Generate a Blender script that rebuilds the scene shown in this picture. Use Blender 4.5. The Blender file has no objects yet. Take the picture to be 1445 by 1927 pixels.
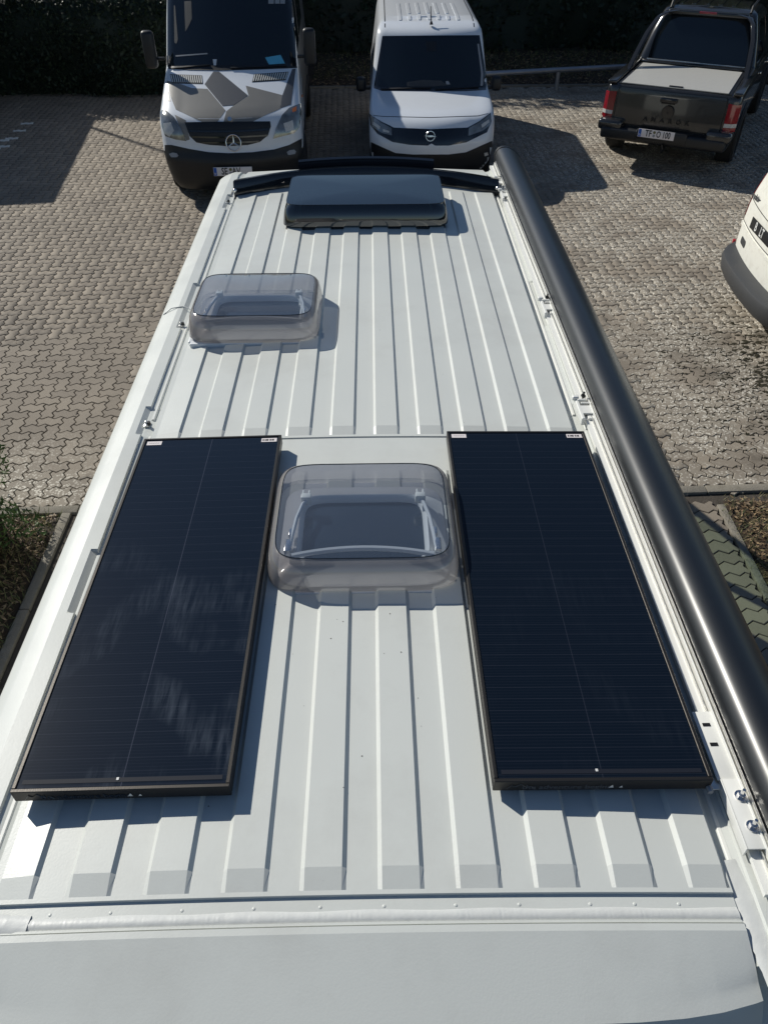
import bpy, bmesh, math, random
import numpy as np
from math import radians, sin, cos, pi, sqrt, tan, atan2, floor
from mathutils import Vector, Matrix
from mathutils.bvhtree import BVHTree

random.seed(7); RNG = np.random.default_rng(7)
S = bpy.context.scene
COL = S.collection

# ------------------------------------------------------------------ camera, world, sun, exposure
FPX, IW, IH = 1447.0, 1445, 1927
PITCH, YAW, ROLL = radians(41.67), radians(0.75), 0.004
CAM = Vector((0.04, 0.0, 4.0))
FW = Vector((sin(YAW)*cos(PITCH), cos(YAW)*cos(PITCH), -sin(PITCH)))
R0 = Vector((cos(YAW), -sin(YAW), 0.0)); U0 = R0.cross(FW)
RT = R0*cos(ROLL) - U0*sin(ROLL); UP = U0*cos(ROLL) + R0*sin(ROLL)
cam_d = bpy.data.cameras.new('camera'); cam = bpy.data.objects.new('camera', cam_d); COL.objects.link(cam)
cam.matrix_world = Matrix(((RT.x, UP.x, -FW.x, CAM.x), (RT.y, UP.y, -FW.y, CAM.y), (RT.z, UP.z, -FW.z, CAM.z), (0, 0, 0, 1)))
cam_d.sensor_fit = 'VERTICAL'; cam_d.sensor_height = 24.0; cam_d.sensor_width = 18.0
cam_d.lens = FPX/IH*24.0; cam_d.clip_end = 2000; cam_d.clip_start = 0.05
S.camera = cam

SUN = Vector((-1.05, 0.95, 1.0)).normalized()
SUN_EL = math.asin(SUN.z); SUN_ROT = atan2(SUN.x, SUN.y)
w = bpy.data.worlds.new('World'); S.world = w; w.use_nodes = True
wn = w.node_tree; wn.nodes.clear()
sky = wn.nodes.new('ShaderNodeTexSky'); sky.sky_type = 'NISHITA'; sky.sun_disc = False
sky.sun_elevation = SUN_EL; sky.sun_rotation = SUN_ROT % (2*pi); sky.air_density = 1.0; sky.dust_density = 0.2; sky.ozone_density = 3.0
bg = wn.nodes.new('ShaderNodeBackground'); bg.inputs[1].default_value = 0.066
wo = wn.nodes.new('ShaderNodeOutputWorld')
wn.links.new(sky.outputs[0], bg.inputs[0]); wn.links.new(bg.outputs[0], wo.inputs[0])
sd = bpy.data.lights.new('sun', 'SUN'); sd.energy = 4.55; sd.angle = radians(0.53); sd.color = (1.0, 0.965, 0.88)
so = bpy.data.objects.new('sun', sd); COL.objects.link(so)
so.rotation_euler = SUN.to_track_quat('Z', 'Y').to_euler(); so.location = (-10, 10, 12)
S.view_settings.view_transform = 'Standard'; S.view_settings.look = 'None'
S.view_settings.exposure = -0.05; S.view_settings.gamma = 1.0; S.view_settings.use_curve_mapping = False
S.render.engine = 'CYCLES'
S.cycles.max_bounces = 8; S.cycles.transparent_max_bounces = 16; S.cycles.sample_clamp_indirect = 4.0

def pray(x, y):                       # direction through a point of the photograph
    return (RT*(x-IW/2) - UP*(y-IH/2) + FW*FPX).normalized()
def gnd(x, y, z=0.0):
    d = pray(x, y); return CAM + d*((z-CAM.z)/d.z)
def proj(P):
    v = Vector(P)-CAM; z = v.dot(FW)
    return (IW/2+FPX*v.dot(RT)/z, IH/2-FPX*v.dot(UP)/z) if z > 0.05 else (-1e6, -1e6)

# ------------------------------------------------------------------ materials
def nd(nt, t, **k):
    n = nt.nodes.new(t)
    for a, b in k.items(): setattr(n, a, b)
    return n
def mat(name, col, rough=0.5, metal=0.0, coat=0.0, var=0.0, vscale=8.0, bump=0.0, bscale=60.0, spec=0.5, trans=0.0, dirt=0.0, dirtcol=(0.12, 0.10, 0.08), dscale=3.0, rvar=0.0, aniso=0.0):
    m = bpy.data.materials.new(name); m.use_nodes = True; nt = m.node_tree; b = nt.nodes['Principled BSDF']
    b.inputs['Base Color'].default_value = (*col, 1); b.inputs['Roughness'].default_value = rough
    b.inputs['Metallic'].default_value = metal; b.inputs['Coat Weight'].default_value = coat; b.inputs['Coat Roughness'].default_value = 0.06
    b.inputs['Specular IOR Level'].default_value = spec; b.inputs['Transmission Weight'].default_value = trans
    L = nt.links; tc = nd(nt, 'ShaderNodeTexCoord'); last = None
    if var > 0:
        n = nd(nt, 'ShaderNodeTexNoise'); n.inputs['Scale'].default_value = vscale; n.inputs['Detail'].default_value = 6
        L.new(tc.outputs['Object'], n.inputs['Vector'])
        mx = nd(nt, 'ShaderNodeMix', data_type='RGBA'); mx.inputs[6].default_value = (*[c*(1-var) for c in col], 1); mx.inputs[7].default_value = (*[min(1, c*(1+var)) for c in col], 1)
        L.new(n.outputs['Fac'], mx.inputs[0]); last = mx.outputs[2]
    if dirt > 0:
        n = nd(nt, 'ShaderNodeTexNoise'); n.inputs['Scale'].default_value = dscale; n.inputs['Detail'].default_value = 9; n.inputs['Roughness'].default_value = 0.7
        L.new(tc.outputs['Object'], n.inputs['Vector'])
        rp = nd(nt, 'ShaderNodeMapRange'); rp.inputs[1].default_value = 0.5; rp.inputs[2].default_value = 0.78; rp.inputs[4].default_value = dirt
        L.new(n.outputs['Fac'], rp.inputs[0])
        mx = nd(nt, 'ShaderNodeMix', data_type='RGBA'); mx.inputs[6].default_value = (*col, 1); mx.inputs[7].default_value = (*dirtcol, 1)
        if last: L.new(last, mx.inputs[6])
        L.new(rp.outputs[0], mx.inputs[0]); last = mx.outputs[2]
    if last: L.new(last, b.inputs['Base Color'])
    if rvar > 0:
        n = nd(nt, 'ShaderNodeTexNoise'); n.inputs['Scale'].default_value = 5; n.inputs['Detail'].default_value = 5
        L.new(tc.outputs['Object'], n.inputs['Vector'])
        rp = nd(nt, 'ShaderNodeMapRange'); rp.inputs[1].default_value = 0.3; rp.inputs[2].default_value = 0.7; rp.inputs[3].default_value = max(0, rough-rvar); rp.inputs[4].default_value = rough+rvar
        L.new(n.outputs['Fac'], rp.inputs[0]); L.new(rp.outputs[0], b.inputs['Roughness'])
    if bump > 0:
        n = nd(nt, 'ShaderNodeTexNoise'); n.inputs['Scale'].default_value = bscale; n.inputs['Detail'].default_value = 4
        L.new(tc.outputs['Object'], n.inputs['Vector'])
        bp = nd(nt, 'ShaderNodeBump'); bp.inputs['Strength'].default_value = bump; bp.inputs['Distance'].default_value = 0.01
        L.new(n.outputs['Fac'], bp.inputs['Height']); L.new(bp.outputs[0], b.inputs['Normal'])
    return m
def glassmat(name, tint, gloss_rough=0.02, mixin=1.0, haze=0.0, hazecol=(0.5, 0.5, 0.52)):
    """clear sheet: tinted transparency + fresnel reflection (+ a little milky scatter)"""
    m = bpy.data.materials.new(name); m.use_nodes = True; nt = m.node_tree; nt.nodes.clear(); L = nt.links
    o = nd(nt, 'ShaderNodeOutputMaterial'); t = nd(nt, 'ShaderNodeBsdfTransparent'); t.inputs[0].default_value = (*tint, 1)
    g = nd(nt, 'ShaderNodeBsdfGlossy'); g.inputs['Roughness'].default_value = gloss_rough
    lw = nd(nt, 'ShaderNodeLayerWeight'); lw.inputs[0].default_value = 0.5
    pw = nd(nt, 'ShaderNodeMath', operation='POWER'); pw.inputs[1].default_value = 4.5; L.new(lw.outputs['Facing'], pw.inputs[0])
    ml = nd(nt, 'ShaderNodeMath', operation='MULTIPLY_ADD'); ml.inputs[1].default_value = 0.9; ml.inputs[2].default_value = 0.042*mixin; ml.use_clamp = True
    L.new(pw.outputs[0], ml.inputs[0]); base = t.outputs[0]
    if haze > 0:
        d0 = nd(nt, 'ShaderNodeBsdfDiffuse'); d0.inputs[0].default_value = (*hazecol, 1)
        d1 = nd(nt, 'ShaderNodeBsdfTranslucent'); d1.inputs[0].default_value = (*hazecol, 1)
        d = nd(nt, 'ShaderNodeMixShader'); d.inputs[0].default_value = 0.5; L.new(d0.outputs[0], d.inputs[1]); L.new(d1.outputs[0], d.inputs[2])
        h = nd(nt, 'ShaderNodeMixShader'); h.inputs[0].default_value = haze
        L.new(t.outputs[0], h.inputs[1]); L.new(d.outputs[0], h.inputs[2]); base = h.outputs[0]
    mx = nd(nt, 'ShaderNodeMixShader'); L.new(ml.outputs[0], mx.inputs[0]); L.new(base, mx.inputs[1]); L.new(g.outputs[0], mx.inputs[2])
    L.new(mx.outputs[0], o.inputs[0]); return m

M = {}
M['white'] = mat('white_paint', (0.615, 0.632, 0.600), 0.38, coat=0.04, var=0.02, vscale=3, bump=0.03, bscale=220, dirt=0.32, dirtcol=(0.38, 0.37, 0.34), dscale=2.2, rvar=0.05)
M['white_clean'] = mat('clean_white_paint', (0.72, 0.75, 0.79), 0.26, coat=0.5, var=0.02, bump=0.02, bscale=200)
M['white_dirty'] = mat('dirty_white_paint', (0.78, 0.77, 0.70), 0.45, coat=0.1, var=0.03, dirt=0.35, dirtcol=(0.38, 0.33, 0.24), dscale=14)
M['sealant'] = mat('white_sealant', (0.62, 0.63, 0.61), 0.42, var=0.05, vscale=40, bump=0.15, bscale=35, dirt=0.2, dirtcol=(0.4, 0.38, 0.33))
M['silver'] = mat('bare_aluminium', (0.75, 0.74, 0.70), 0.33, metal=0.9, var=0.05, bump=0.1, bscale=90)
M['rail'] = mat('white_coated_rail', (0.78, 0.78, 0.74), 0.35, var=0.03)
M['chrome'] = mat('chrome', (0.85, 0.84, 0.82), 0.2, metal=1.0)
M['blackp'] = mat('black_plastic', (0.012, 0.013, 0.015), 0.45, var=0.15, bump=0.15, bscale=150)
M['blackg'] = mat('gloss_black_plastic', (0.006, 0.008, 0.012), 0.12, coat=0.6)
M['frame'] = mat('black_anodised_frame', (0.060, 0.055, 0.050), 0.38, metal=0.75, var=0.1, bump=0.03, bscale=300)
M['greyp'] = mat('grey_bumper_plastic', (0.045, 0.047, 0.050), 0.55, var=0.12, bump=0.2, bscale=150, dirt=0.2)
M['rubber'] = mat('tyre_rubber', (0.015, 0.015, 0.015), 0.8, var=0.2)
M['rim'] = mat('dull_alloy_rim', (0.22, 0.22, 0.23), 0.35, metal=0.8)
M['amarok'] = mat('dark_grey_metallic_paint', (0.034, 0.034, 0.034), 0.24, metal=0.35, coat=0.9, var=0.05)
M['rollcover'] = mat('brushed_roller_cover', (0.60, 0.59, 0.55), 0.38, metal=0.25, var=0.05, vscale=20)
M['taillamp'] = mat('red_lamp_lens', (0.26, 0.006, 0.012), 0.12, coat=1.0, var=0.25, vscale=30)
M['lampwhite'] = mat('clear_lamp_lens', (0.58, 0.56, 0.52), 0.14, coat=1.0, var=0.3, vscale=35)
M['amber'] = mat('amber_lens', (0.55, 0.14, 0.02), 0.2, coat=0.6)
M['headlamp'] = mat('headlamp_lens', (0.26, 0.26, 0.245), 0.12, metal=0.6, coat=1.0, var=0.7, vscale=18)
M['taupe'] = mat('taupe_matt_foil', (0.20, 0.192, 0.175), 0.36, coat=0.15, var=0.05, bump=0.05, bscale=100)
M['anthra'] = mat('anthracite_foil', (0.075, 0.078, 0.085), 0.4, coat=0.1, var=0.05)
M['plate'] = mat('number_plate_white', (0.78, 0.72, 0.70), 0.35, var=0.03)
M['plateblue'] = mat('number_plate_blue', (0.01, 0.10, 0.45), 0.35)
M['ink'] = mat('black_print', (0.008, 0.008, 0.009), 0.45)
M['yellowish'] = mat('badge_olive', (0.16, 0.15, 0.04), 0.5)
M['badgegrey'] = mat('badge_grey', (0.3, 0.31, 0.33), 0.5, var=0.4, vscale=200)
M['whiteprint'] = mat('white_print', (0.7, 0.7, 0.68), 0.5)
M['darkglass'] = mat('dark_vehicle_glass', (0.006, 0.010, 0.014), 0.04, coat=0.5, spec=0.6)
M['bluecard'] = mat('blue_permit_card', (0.10, 0.42, 0.62), 0.5, var=0.08, vscale=40)
M['tintglass'] = glassmat('green_tinted_glass', (0.76, 0.85, 0.77), 0.01, 0.9)
M['domeglass'] = glassmat('clear_acrylic_dome', (0.80, 0.84, 0.88), 0.03, 4.2, haze=0.09, hazecol=(0.55, 0.6, 0.66))
M['smoke'] = glassmat('smoky_acrylic_skirt', (0.54, 0.52, 0.52), 0.13, 2.2, haze=0.56, hazecol=(0.52, 0.49, 0.48))
M['darkdome'] = glassmat('dark_tinted_acrylic', (0.05, 0.075, 0.085), 0.05, 3.6, haze=0.10, hazecol=(0.015, 0.03, 0.035))
M['inner'] = mat('light_grey_inner_frame', (0.66, 0.68, 0.70), 0.3, coat=0.3, var=0.1)
M['blind'] = mat('blind_with_sky_tint', (0.016, 0.028, 0.045), 0.25, coat=0.6, var=0.1)  # navy tone puts the blue sky reflection into the blind's colour
M['awning'] = mat('anthracite_awning_case', (0.004, 0.006, 0.009), 0.27, metal=0.0, coat=0.8, spec=0.35, var=0.04, bump=0.10, bscale=520)
M['awning'].node_tree.nodes['Principled BSDF'].inputs['Coat Roughness'].default_value = 0.30; M['awning'].node_tree.nodes['Principled BSDF'].inputs['Roughness'].default_value = 0.55
M['strip'] = mat('dark_strip', (0.014, 0.017, 0.026), 0.6, spec=0.15)
M['pipe'] = mat('galvanised_pipe', (0.38, 0.40, 0.43), 0.4, metal=0.7, var=0.15)
M['bark'] = mat('bark', (0.10, 0.075, 0.05), 0.9, var=0.4, bump=0.8, bscale=20)
M['grassgreen'] = mat('dry_grass', (0.13, 0.12, 0.04), 0.8, var=0.5, vscale=3)
M['caravan'] = mat('off_white_box_body', (0.7, 0.7, 0.68), 0.4, var=0.03)
M['moss'] = mat('dark_moss', (0.030, 0.026, 0.012), 0.95, var=0.6, vscale=30, bump=0.6, bscale=60)
M['orange'] = mat('reflector_red', (0.45, 0.02, 0.03), 0.2, coat=1.0)

def leafmat(name, c1, c2):
    m = bpy.data.materials.new(name); m.use_nodes = True; nt = m.node_tree; b = nt.nodes['Principled BSDF']; L = nt.links
    a = nd(nt, 'ShaderNodeAttribute', attribute_name='rnd')
    mx = nd(nt, 'ShaderNodeMix', data_type='RGBA'); mx.inputs[6].default_value = (*c1, 1); mx.inputs[7].default_value = (*c2, 1)
    L.new(a.outputs['Fac'], mx.inputs[0]); L.new(mx.outputs[2], b.inputs['Base Color']); b.inputs['Roughness'].default_value = 0.6
    return m
M['hedge'] = leafmat('hedge_leaf', (0.008, 0.018, 0.008), (0.024, 0.042, 0.015))
M['conifer'] = leafmat('juniper_leaf', (0.03, 0.07, 0.015), (0.10, 0.17, 0.04))
M['litter'] = leafmat('dead_leaf', (0.10, 0.06, 0.03), (0.42, 0.30, 0.17))
M['grass'] = leafmat('grass_blade', (0.05, 0.08, 0.015), (0.26, 0.22, 0.08))

def pavermat(name, obj_rnd):
    m = bpy.data.materials.new(name); m.use_nodes = True; nt = m.node_tree; b = nt.nodes['Principled BSDF']; L = nt.links
    geo = nd(nt, 'ShaderNodeNewGeometry'); P = geo.outputs['Position']
    if obj_rnd: r = nd(nt, 'ShaderNodeObjectInfo').outputs['Random']
    else: r = nd(nt, 'ShaderNodeAttribute', attribute_name='rnd').outputs['Fac']
    def noise(s, d=6, ro=0.6):
        n = nd(nt, 'ShaderNodeTexNoise'); n.inputs['Scale'].default_value = s; n.inputs['Detail'].default_value = d; n.inputs['Roughness'].default_value = ro
        L.new(P, n.inputs['Vector']); return n.outputs['Fac']
    def rng(v, a, c, o0=0, o1=1):
        q = nd(nt, 'ShaderNodeMapRange'); q.inputs[1].default_value = a; q.inputs[2].default_value = c; q.inputs[3].default_value = o0; q.inputs[4].default_value = o1
        L.new(v, q.inputs[0]); return q.outputs[0]
    def mix(f, a, c):
        q = nd(nt, 'ShaderNodeMix', data_type='RGBA')
        if isinstance(f, float): q.inputs[0].default_value = f
        else: L.new(f, q.inputs[0])
        for i, v in ((6, a), (7, c)):
            if isinstance(v, tuple): q.inputs[i].default_value = (*v, 1)
            else: L.new(v, q.inputs[i])
        return q.outputs[2]
    def mul(a, c):
        q = nd(nt, 'ShaderNodeMath', operation='MULTIPLY'); L.new(a, q.inputs[0])
        if isinstance(c, float): q.inputs[1].default_value = c
        else: L.new(c, q.inputs[1])
        return q.outputs[0]
    base = mix(r, (0.176, 0.146, 0.112), (0.266, 0.224, 0.172))
    base = mix(rng(noise(55, 8, 0.7), 0.3, 0.75), base, mix(0.5, base, (0.33, 0.285, 0.235)))
    base = mix(mul(rng(noise(1.1, 5), 0.45, 0.75), 0.35), base, (0.10, 0.085, 0.07))
    # pale lichen flecks on the untrafficked right side and by the kerb
    sx = nd(nt, 'ShaderNodeSeparateXYZ'); L.new(P, sx.inputs[0])
    right = mul(rng(sx.outputs['X'], 1.7, 2.9), rng(sx.outputs['Y'], 4.60, 4.70)); nearL = mul(rng(sx.outputs['Y'], 5.7, 4.8), rng(sx.outputs['X'], -2.0, -2.5))
    ad = nd(nt, 'ShaderNodeMath', operation='MAXIMUM'); L.new(right, ad.inputs[0]); L.new(nearL, ad.inputs[1])
    patch = mul(rng(noise(1.3, 8, 0.72), 0.42, 0.52), ad.outputs[0])
    vo = nd(nt, 'ShaderNodeTexVoronoi'); vo.inputs['Scale'].default_value = 42; L.new(P, vo.inputs['Vector'])
    fle = mul(rng(vo.outputs['Distance'], 0.46, 0.34), rng(noise(16, 3), 0.38, 0.50))
    base = mix(mul(patch, 0.30), base, (0.36, 0.33, 0.27)); base = mix(mul(fle, patch), base, (0.62, 0.58, 0.50))
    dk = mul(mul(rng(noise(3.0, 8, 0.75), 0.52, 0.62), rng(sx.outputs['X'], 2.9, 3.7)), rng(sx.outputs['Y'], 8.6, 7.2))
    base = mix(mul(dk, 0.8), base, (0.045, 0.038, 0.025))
    L.new(base, b.inputs['Base Color']); b.inputs['Roughness'].default_value = 0.82
    bp = nd(nt, 'ShaderNodeBump'); bp.inputs['Strength'].default_value = 0.5; bp.inputs['Distance'].default_value = 0.004
    L.new(noise(120, 6, 0.7), bp.inputs['Height']); L.new(bp.outputs[0], b.inputs['Normal'])
    return m
M['paver_o'] = pavermat('concrete_paver', True); M['paver_s'] = pavermat('concrete_paver_field', False)
M['paver_white'] = mat('white_painted_paver', (0.66, 0.66, 0.62), 0.7, var=0.15, vscale=30, dirt=0.4)
M['joint'] = mat('joint_sand', (0.060, 0.050, 0.040), 0.95, var=0.4, vscale=20, bump=0.5)
M['kerb'] = mat('kerb_concrete', (0.22, 0.20, 0.165), 0.85, var=0.2, vscale=9, bump=0.5, bscale=90, dirt=0.5, dirtcol=(0.08, 0.07, 0.04), dscale=6)
M['soil'] = mat('bed_soil', (0.055, 0.038, 0.024), 0.95, var=0.5, vscale=12, bump=1.0, bscale=30)
M['ground'] = mat('far_ground', (0.07, 0.065, 0.05), 0.95, var=0.3, vscale=1)

def solarmat(name, smear):
    m = bpy.data.materials.new(name); m.use_nodes = True; nt = m.node_tree; b = nt.nodes['Principled BSDF']; L = nt.links
    tc = nd(nt, 'ShaderNodeTexCoord'); sx = nd(nt, 'ShaderNodeSeparateXYZ'); L.new(tc.outputs['Object'], sx.inputs[0])
    def ma(op, a, c=None, clamp=False):
        q = nd(nt, 'ShaderNodeMath', operation=op); q.use_clamp = clamp
        for i, v in enumerate((a, c)):
            if v is None: continue
            if isinstance(v, (float, int)): q.inputs[i].default_value = v
            else: L.new(v, q.inputs[i])
        return q.outputs[0]
    def line(coord, per, w):     # 1 on thin lines
        f = ma('ABSOLUTE', ma('SUBTRACT', ma('FRACT', ma('DIVIDE', coord, per)), 0.5)); return ma('LESS_THAN', f, w/per/2)
    y = sx.outputs['Y']; x = sx.outputs['X']
    l1 = line(y, 0.0315, 0.0011); l2 = line(y, 0.0078, 0.0012); cl = ma('LESS_THAN', ma('ABSOLUTE', x), 0.0010)
    n = nd(nt, 'ShaderNodeTexNoise'); n.inputs['Scale'].default_value = 9; n.inputs['Detail'].default_value = 5; L.new(tc.outputs['Object'], n.inputs['Vector'])
    br = ma('MULTIPLY', n.outputs['Fac'], 1.6)
    tot = ma('ADD', ma('ADD', ma('MULTIPLY', ma('MULTIPLY', l1, 0.42), br), ma('MULTIPLY', l2, 0.14)), ma('MULTIPLY', cl, 0.9 if smear else 0.35), True)
    mx = nd(nt, 'ShaderNodeMix', data_type='RGBA'); mx.inputs[6].default_value = (0.0045, 0.0085, 0.0160, 1); mx.inputs[7].default_value = (0.045, 0.050, 0.070, 1)
    L.new(tot, mx.inputs[0]); last = mx.outputs[2]
    # wiped dust streaks
    mp = nd(nt, 'ShaderNodeMapping'); mp.inputs['Rotation'].default_value = (0, 0, radians(-8)); mp.inputs['Scale'].default_value = (62, 7, 1); L.new(tc.outputs['Object'], mp.inputs[0])
    n2 = nd(nt, 'ShaderNodeTexNoise'); n2.inputs['Scale'].default_value = 1; n2.inputs['Detail'].default_value = 7; n2.inputs['Roughness'].default_value = 0.62; L.new(mp.outputs[0], n2.inputs['Vector'])
    n3 = nd(nt, 'ShaderNodeTexNoise'); n3.inputs['Scale'].default_value = 5.0; n3.inputs['Detail'].default_value = 2; L.new(tc.outputs['Object'], n3.inputs['Vector'])
    def mr(v, a, c, o0=0.0, o1=1.0):
        q = nd(nt, 'ShaderNodeMapRange'); q.inputs[1].default_value = a; q.inputs[2].default_value = c; q.inputs[3].default_value = o0; q.inputs[4].default_value = o1; L.new(v, q.inputs[0]); return q.outputs[0]
    st = ma('MULTIPLY', ma('MULTIPLY', mr(n2.outputs['Fac'], 0.40, 0.75), mr(n3.outputs['Fac'], 0.47, 0.66)), mr(y, 0.15, -0.25))
    st = ma('MULTIPLY', st, 0.32 if smear else 0.03)
    m2 = nd(nt, 'ShaderNodeMix', data_type='RGBA'); m2.inputs[7].default_value = (0.20, 0.235, 0.29, 1); L.new(st, m2.inputs[0]); L.new(last, m2.inputs[6])
    L.new(m2.outputs[2], b.inputs['Base Color'])
    b.inputs['Roughness'].default_value = 0.14; b.inputs['Specular IOR Level'].default_value = 0.5 if smear else 0.20
    return m
M['solarL'] = solarmat('wiped_solar_glass', True); M['solarR'] = solarmat('solar_glass', False)

# ------------------------------------------------------------------ mesh helpers
def tag(o, label=None, cat=None, group=None, kind=None):
    if label: o['label'] = label
    if cat: o['category'] = cat
    if group: o['group'] = group
    if kind: o['kind'] = kind
    return o
def thing(name, label, cat, Mw=None, group=None):
    o = bpy.data.objects.new(name, None); o.empty_display_size = 0.2; COL.objects.link(o)
    if Mw is not None: o.matrix_world = Mw
    o['_m'] = [x for r in (Mw or Matrix.Identity(4)) for x in r]
    return tag(o, label, cat, group)
WM = {}
def wm(o):
    m = o.get('_m'); return Matrix([list(m)[i*4:i*4+4] for i in range(4)]) if m else Matrix.Identity(4)
def sharpen(bm, ang=32):
    c = cos(radians(ang))
    for f in bm.faces: f.smooth = True
    for e in bm.edges:
        if len(e.link_faces) == 2: e.smooth = e.link_faces[0].normal.dot(e.link_faces[1].normal) > c
        else: e.smooth = False
def put(name, bm, m, parent=None, ang=32, kind=None, label=None):
    """bm is in the parent's local frame (world frame for top-level)"""
    bm.normal_update(); sharpen(bm, ang)
    me = bpy.data.meshes.new(name); bm.to_mesh(me); bm.free()
    for x in (m if isinstance(m, (list, tuple)) else [m]): me.materials.append(M[x] if isinstance(x, str) else x)
    o = bpy.data.objects.new(name, me); COL.objects.link(o)
    if parent: o.parent = parent
    return tag(o, label=label, kind=kind)
def raw(name, V, F, m, parent=None, kind=None, attr=None, label=None, smooth=False):
    me = bpy.data.meshes.new(name); V = np.asarray(V, np.float32); F = np.asarray(F, np.int32)
    me.vertices.add(len(V)); me.vertices.foreach_set('co', V.ravel())
    k = F.shape[1]; me.loops.add(F.size); me.loops.foreach_set('vertex_index', F.ravel())
    me.polygons.add(len(F)); me.polygons.foreach_set('loop_start', np.arange(0, F.size, k, dtype=np.int32))
    me.polygons.foreach_set('loop_total', np.full(len(F), k, np.int32)); me.update(calc_edges=True)
    if attr is not None:
        a = me.attributes.new('rnd', 'FLOAT', 'FACE'); a.data.foreach_set('value', np.asarray(attr, np.float32))
    me.materials.append(M[m]); o = bpy.data.objects.new(name, me); COL.objects.link(o)
    if parent: o.parent = parent
    return tag(o, kind=kind, label=label)
def box(bm, c, s, bev=0.0, rot=None, seg=2):
    r = bmesh.ops.create_cube(bm, size=1.0); vs = r['verts']
    bmesh.ops.scale(bm, vec=Vector(s), verts=vs)
    if bev > 0:
        es = list({e for v in vs for e in v.link_edges})
        q = bmesh.ops.bevel(bm, geom=es, offset=bev, segments=seg, profile=0.5, affect='EDGES'); vs = list({v for f in q['faces'] for v in f.verts} | {v for v in vs if v.is_valid})
        allv = set(vs); st = list(vs)
        while st:
            v = st.pop()
            for e in v.link_edges:
                u = e.other_vert(v)
                if u not in allv: allv.add(u); st.append(u)
        vs = list(allv)
    if rot is not None: bmesh.ops.rotate(bm, verts=vs, cent=(0, 0, 0), matrix=rot)
    bmesh.ops.translate(bm, vec=Vector(c), verts=vs)
    return vs
def B(*boxes):
    bm = bmesh.new()
    for b in boxes: box(bm, *b[:2], *(b[2:] if len(b) > 2 else ()))
    return bm
def tube(bm, pts, r, n=10, cap=True):
    pts = [Vector(p) for p in pts]; rings = []
    for i, p in enumerate(pts):
        d = (pts[min(i+1, len(pts)-1)]-pts[max(i-1, 0)]).normalized()
        a = Vector((0, 0, 1)) if abs(d.z) < 0.9 else Vector((1, 0, 0))
        u = d.cross(a).normalized(); v = d.cross(u); rr = r[i] if isinstance(r, (list, tuple)) else r
        rings.append([bm.verts.new(p+(u*cos(2*pi*k/n)+v*sin(2*pi*k/n))*rr) for k in range(n)])
    for a, b in zip(rings, rings[1:]):
        for k in range(n): bm.faces.new((a[k], a[(k+1) % n], b[(k+1) % n], b[k]))
    if cap: bm.faces.new(rings[0]); bm.faces.new(rings[-1][::-1])
    return bm
def rings_loft(bm, rings, close=True, cap0=False, cap1=False):
    R = [[bm.verts.new(p) for p in r] for r in rings]; n = len(R[0])
    for a, b in zip(R, R[1:]):
        for k in range(n if close else n-1):
            bm.faces.new((a[k], a[(k+1) % n], b[(k+1) % n], b[k]))
    if cap0: bm.faces.new(R[0][::-1])
    if cap1: bm.faces.new(R[-1])
    return R
def torus(bm, c, R, r, axis='y', n=28, k=8, flat=1.0):
    rs = []
    for i in range(n+1):
        a = 2*pi*i/n; ring = []
        for j in range(k):
            b = 2*pi*j/k; q = R+r*cos(b); x, z, y = q*cos(a), q*sin(a), r*sin(b)*flat
            ring.append(Vector(c)+(Vector((x, y, z)) if axis == 'y' else Vector((y, x, z))))
        rs.append(ring)
    rings_loft(bm, rs)
def textbm(s, size, depth=0.002, font_scale_x=1.0):
    cu = bpy.data.curves.new('t', 'FONT'); cu.body = s; cu.size = size; cu.extrude = depth; cu.align_x = 'CENTER'; cu.align_y = 'CENTER'; cu.resolution_u = 2; cu.offset = size*0.018
    o = bpy.data.objects.new('t', cu); COL.objects.link(o)
    me = bpy.data.meshes.new_from_object(o); bm = bmesh.new(); bm.from_mesh(me)
    bpy.data.objects.remove(o); bpy.data.curves.remove(cu); bpy.data.meshes.remove(me)
    for v in bm.verts: v.co.x *= font_scale_x
    return bm
def xf(bm, m):
    bmesh.ops.transform(bm, matrix=m, verts=bm.verts); return bm
TXT_MY = Matrix(((1, 0, 0, 0), (0, 0, -1, 0), (0, 1, 0, 0), (0, 0, 0, 1)))     # text readable from -Y

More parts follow.
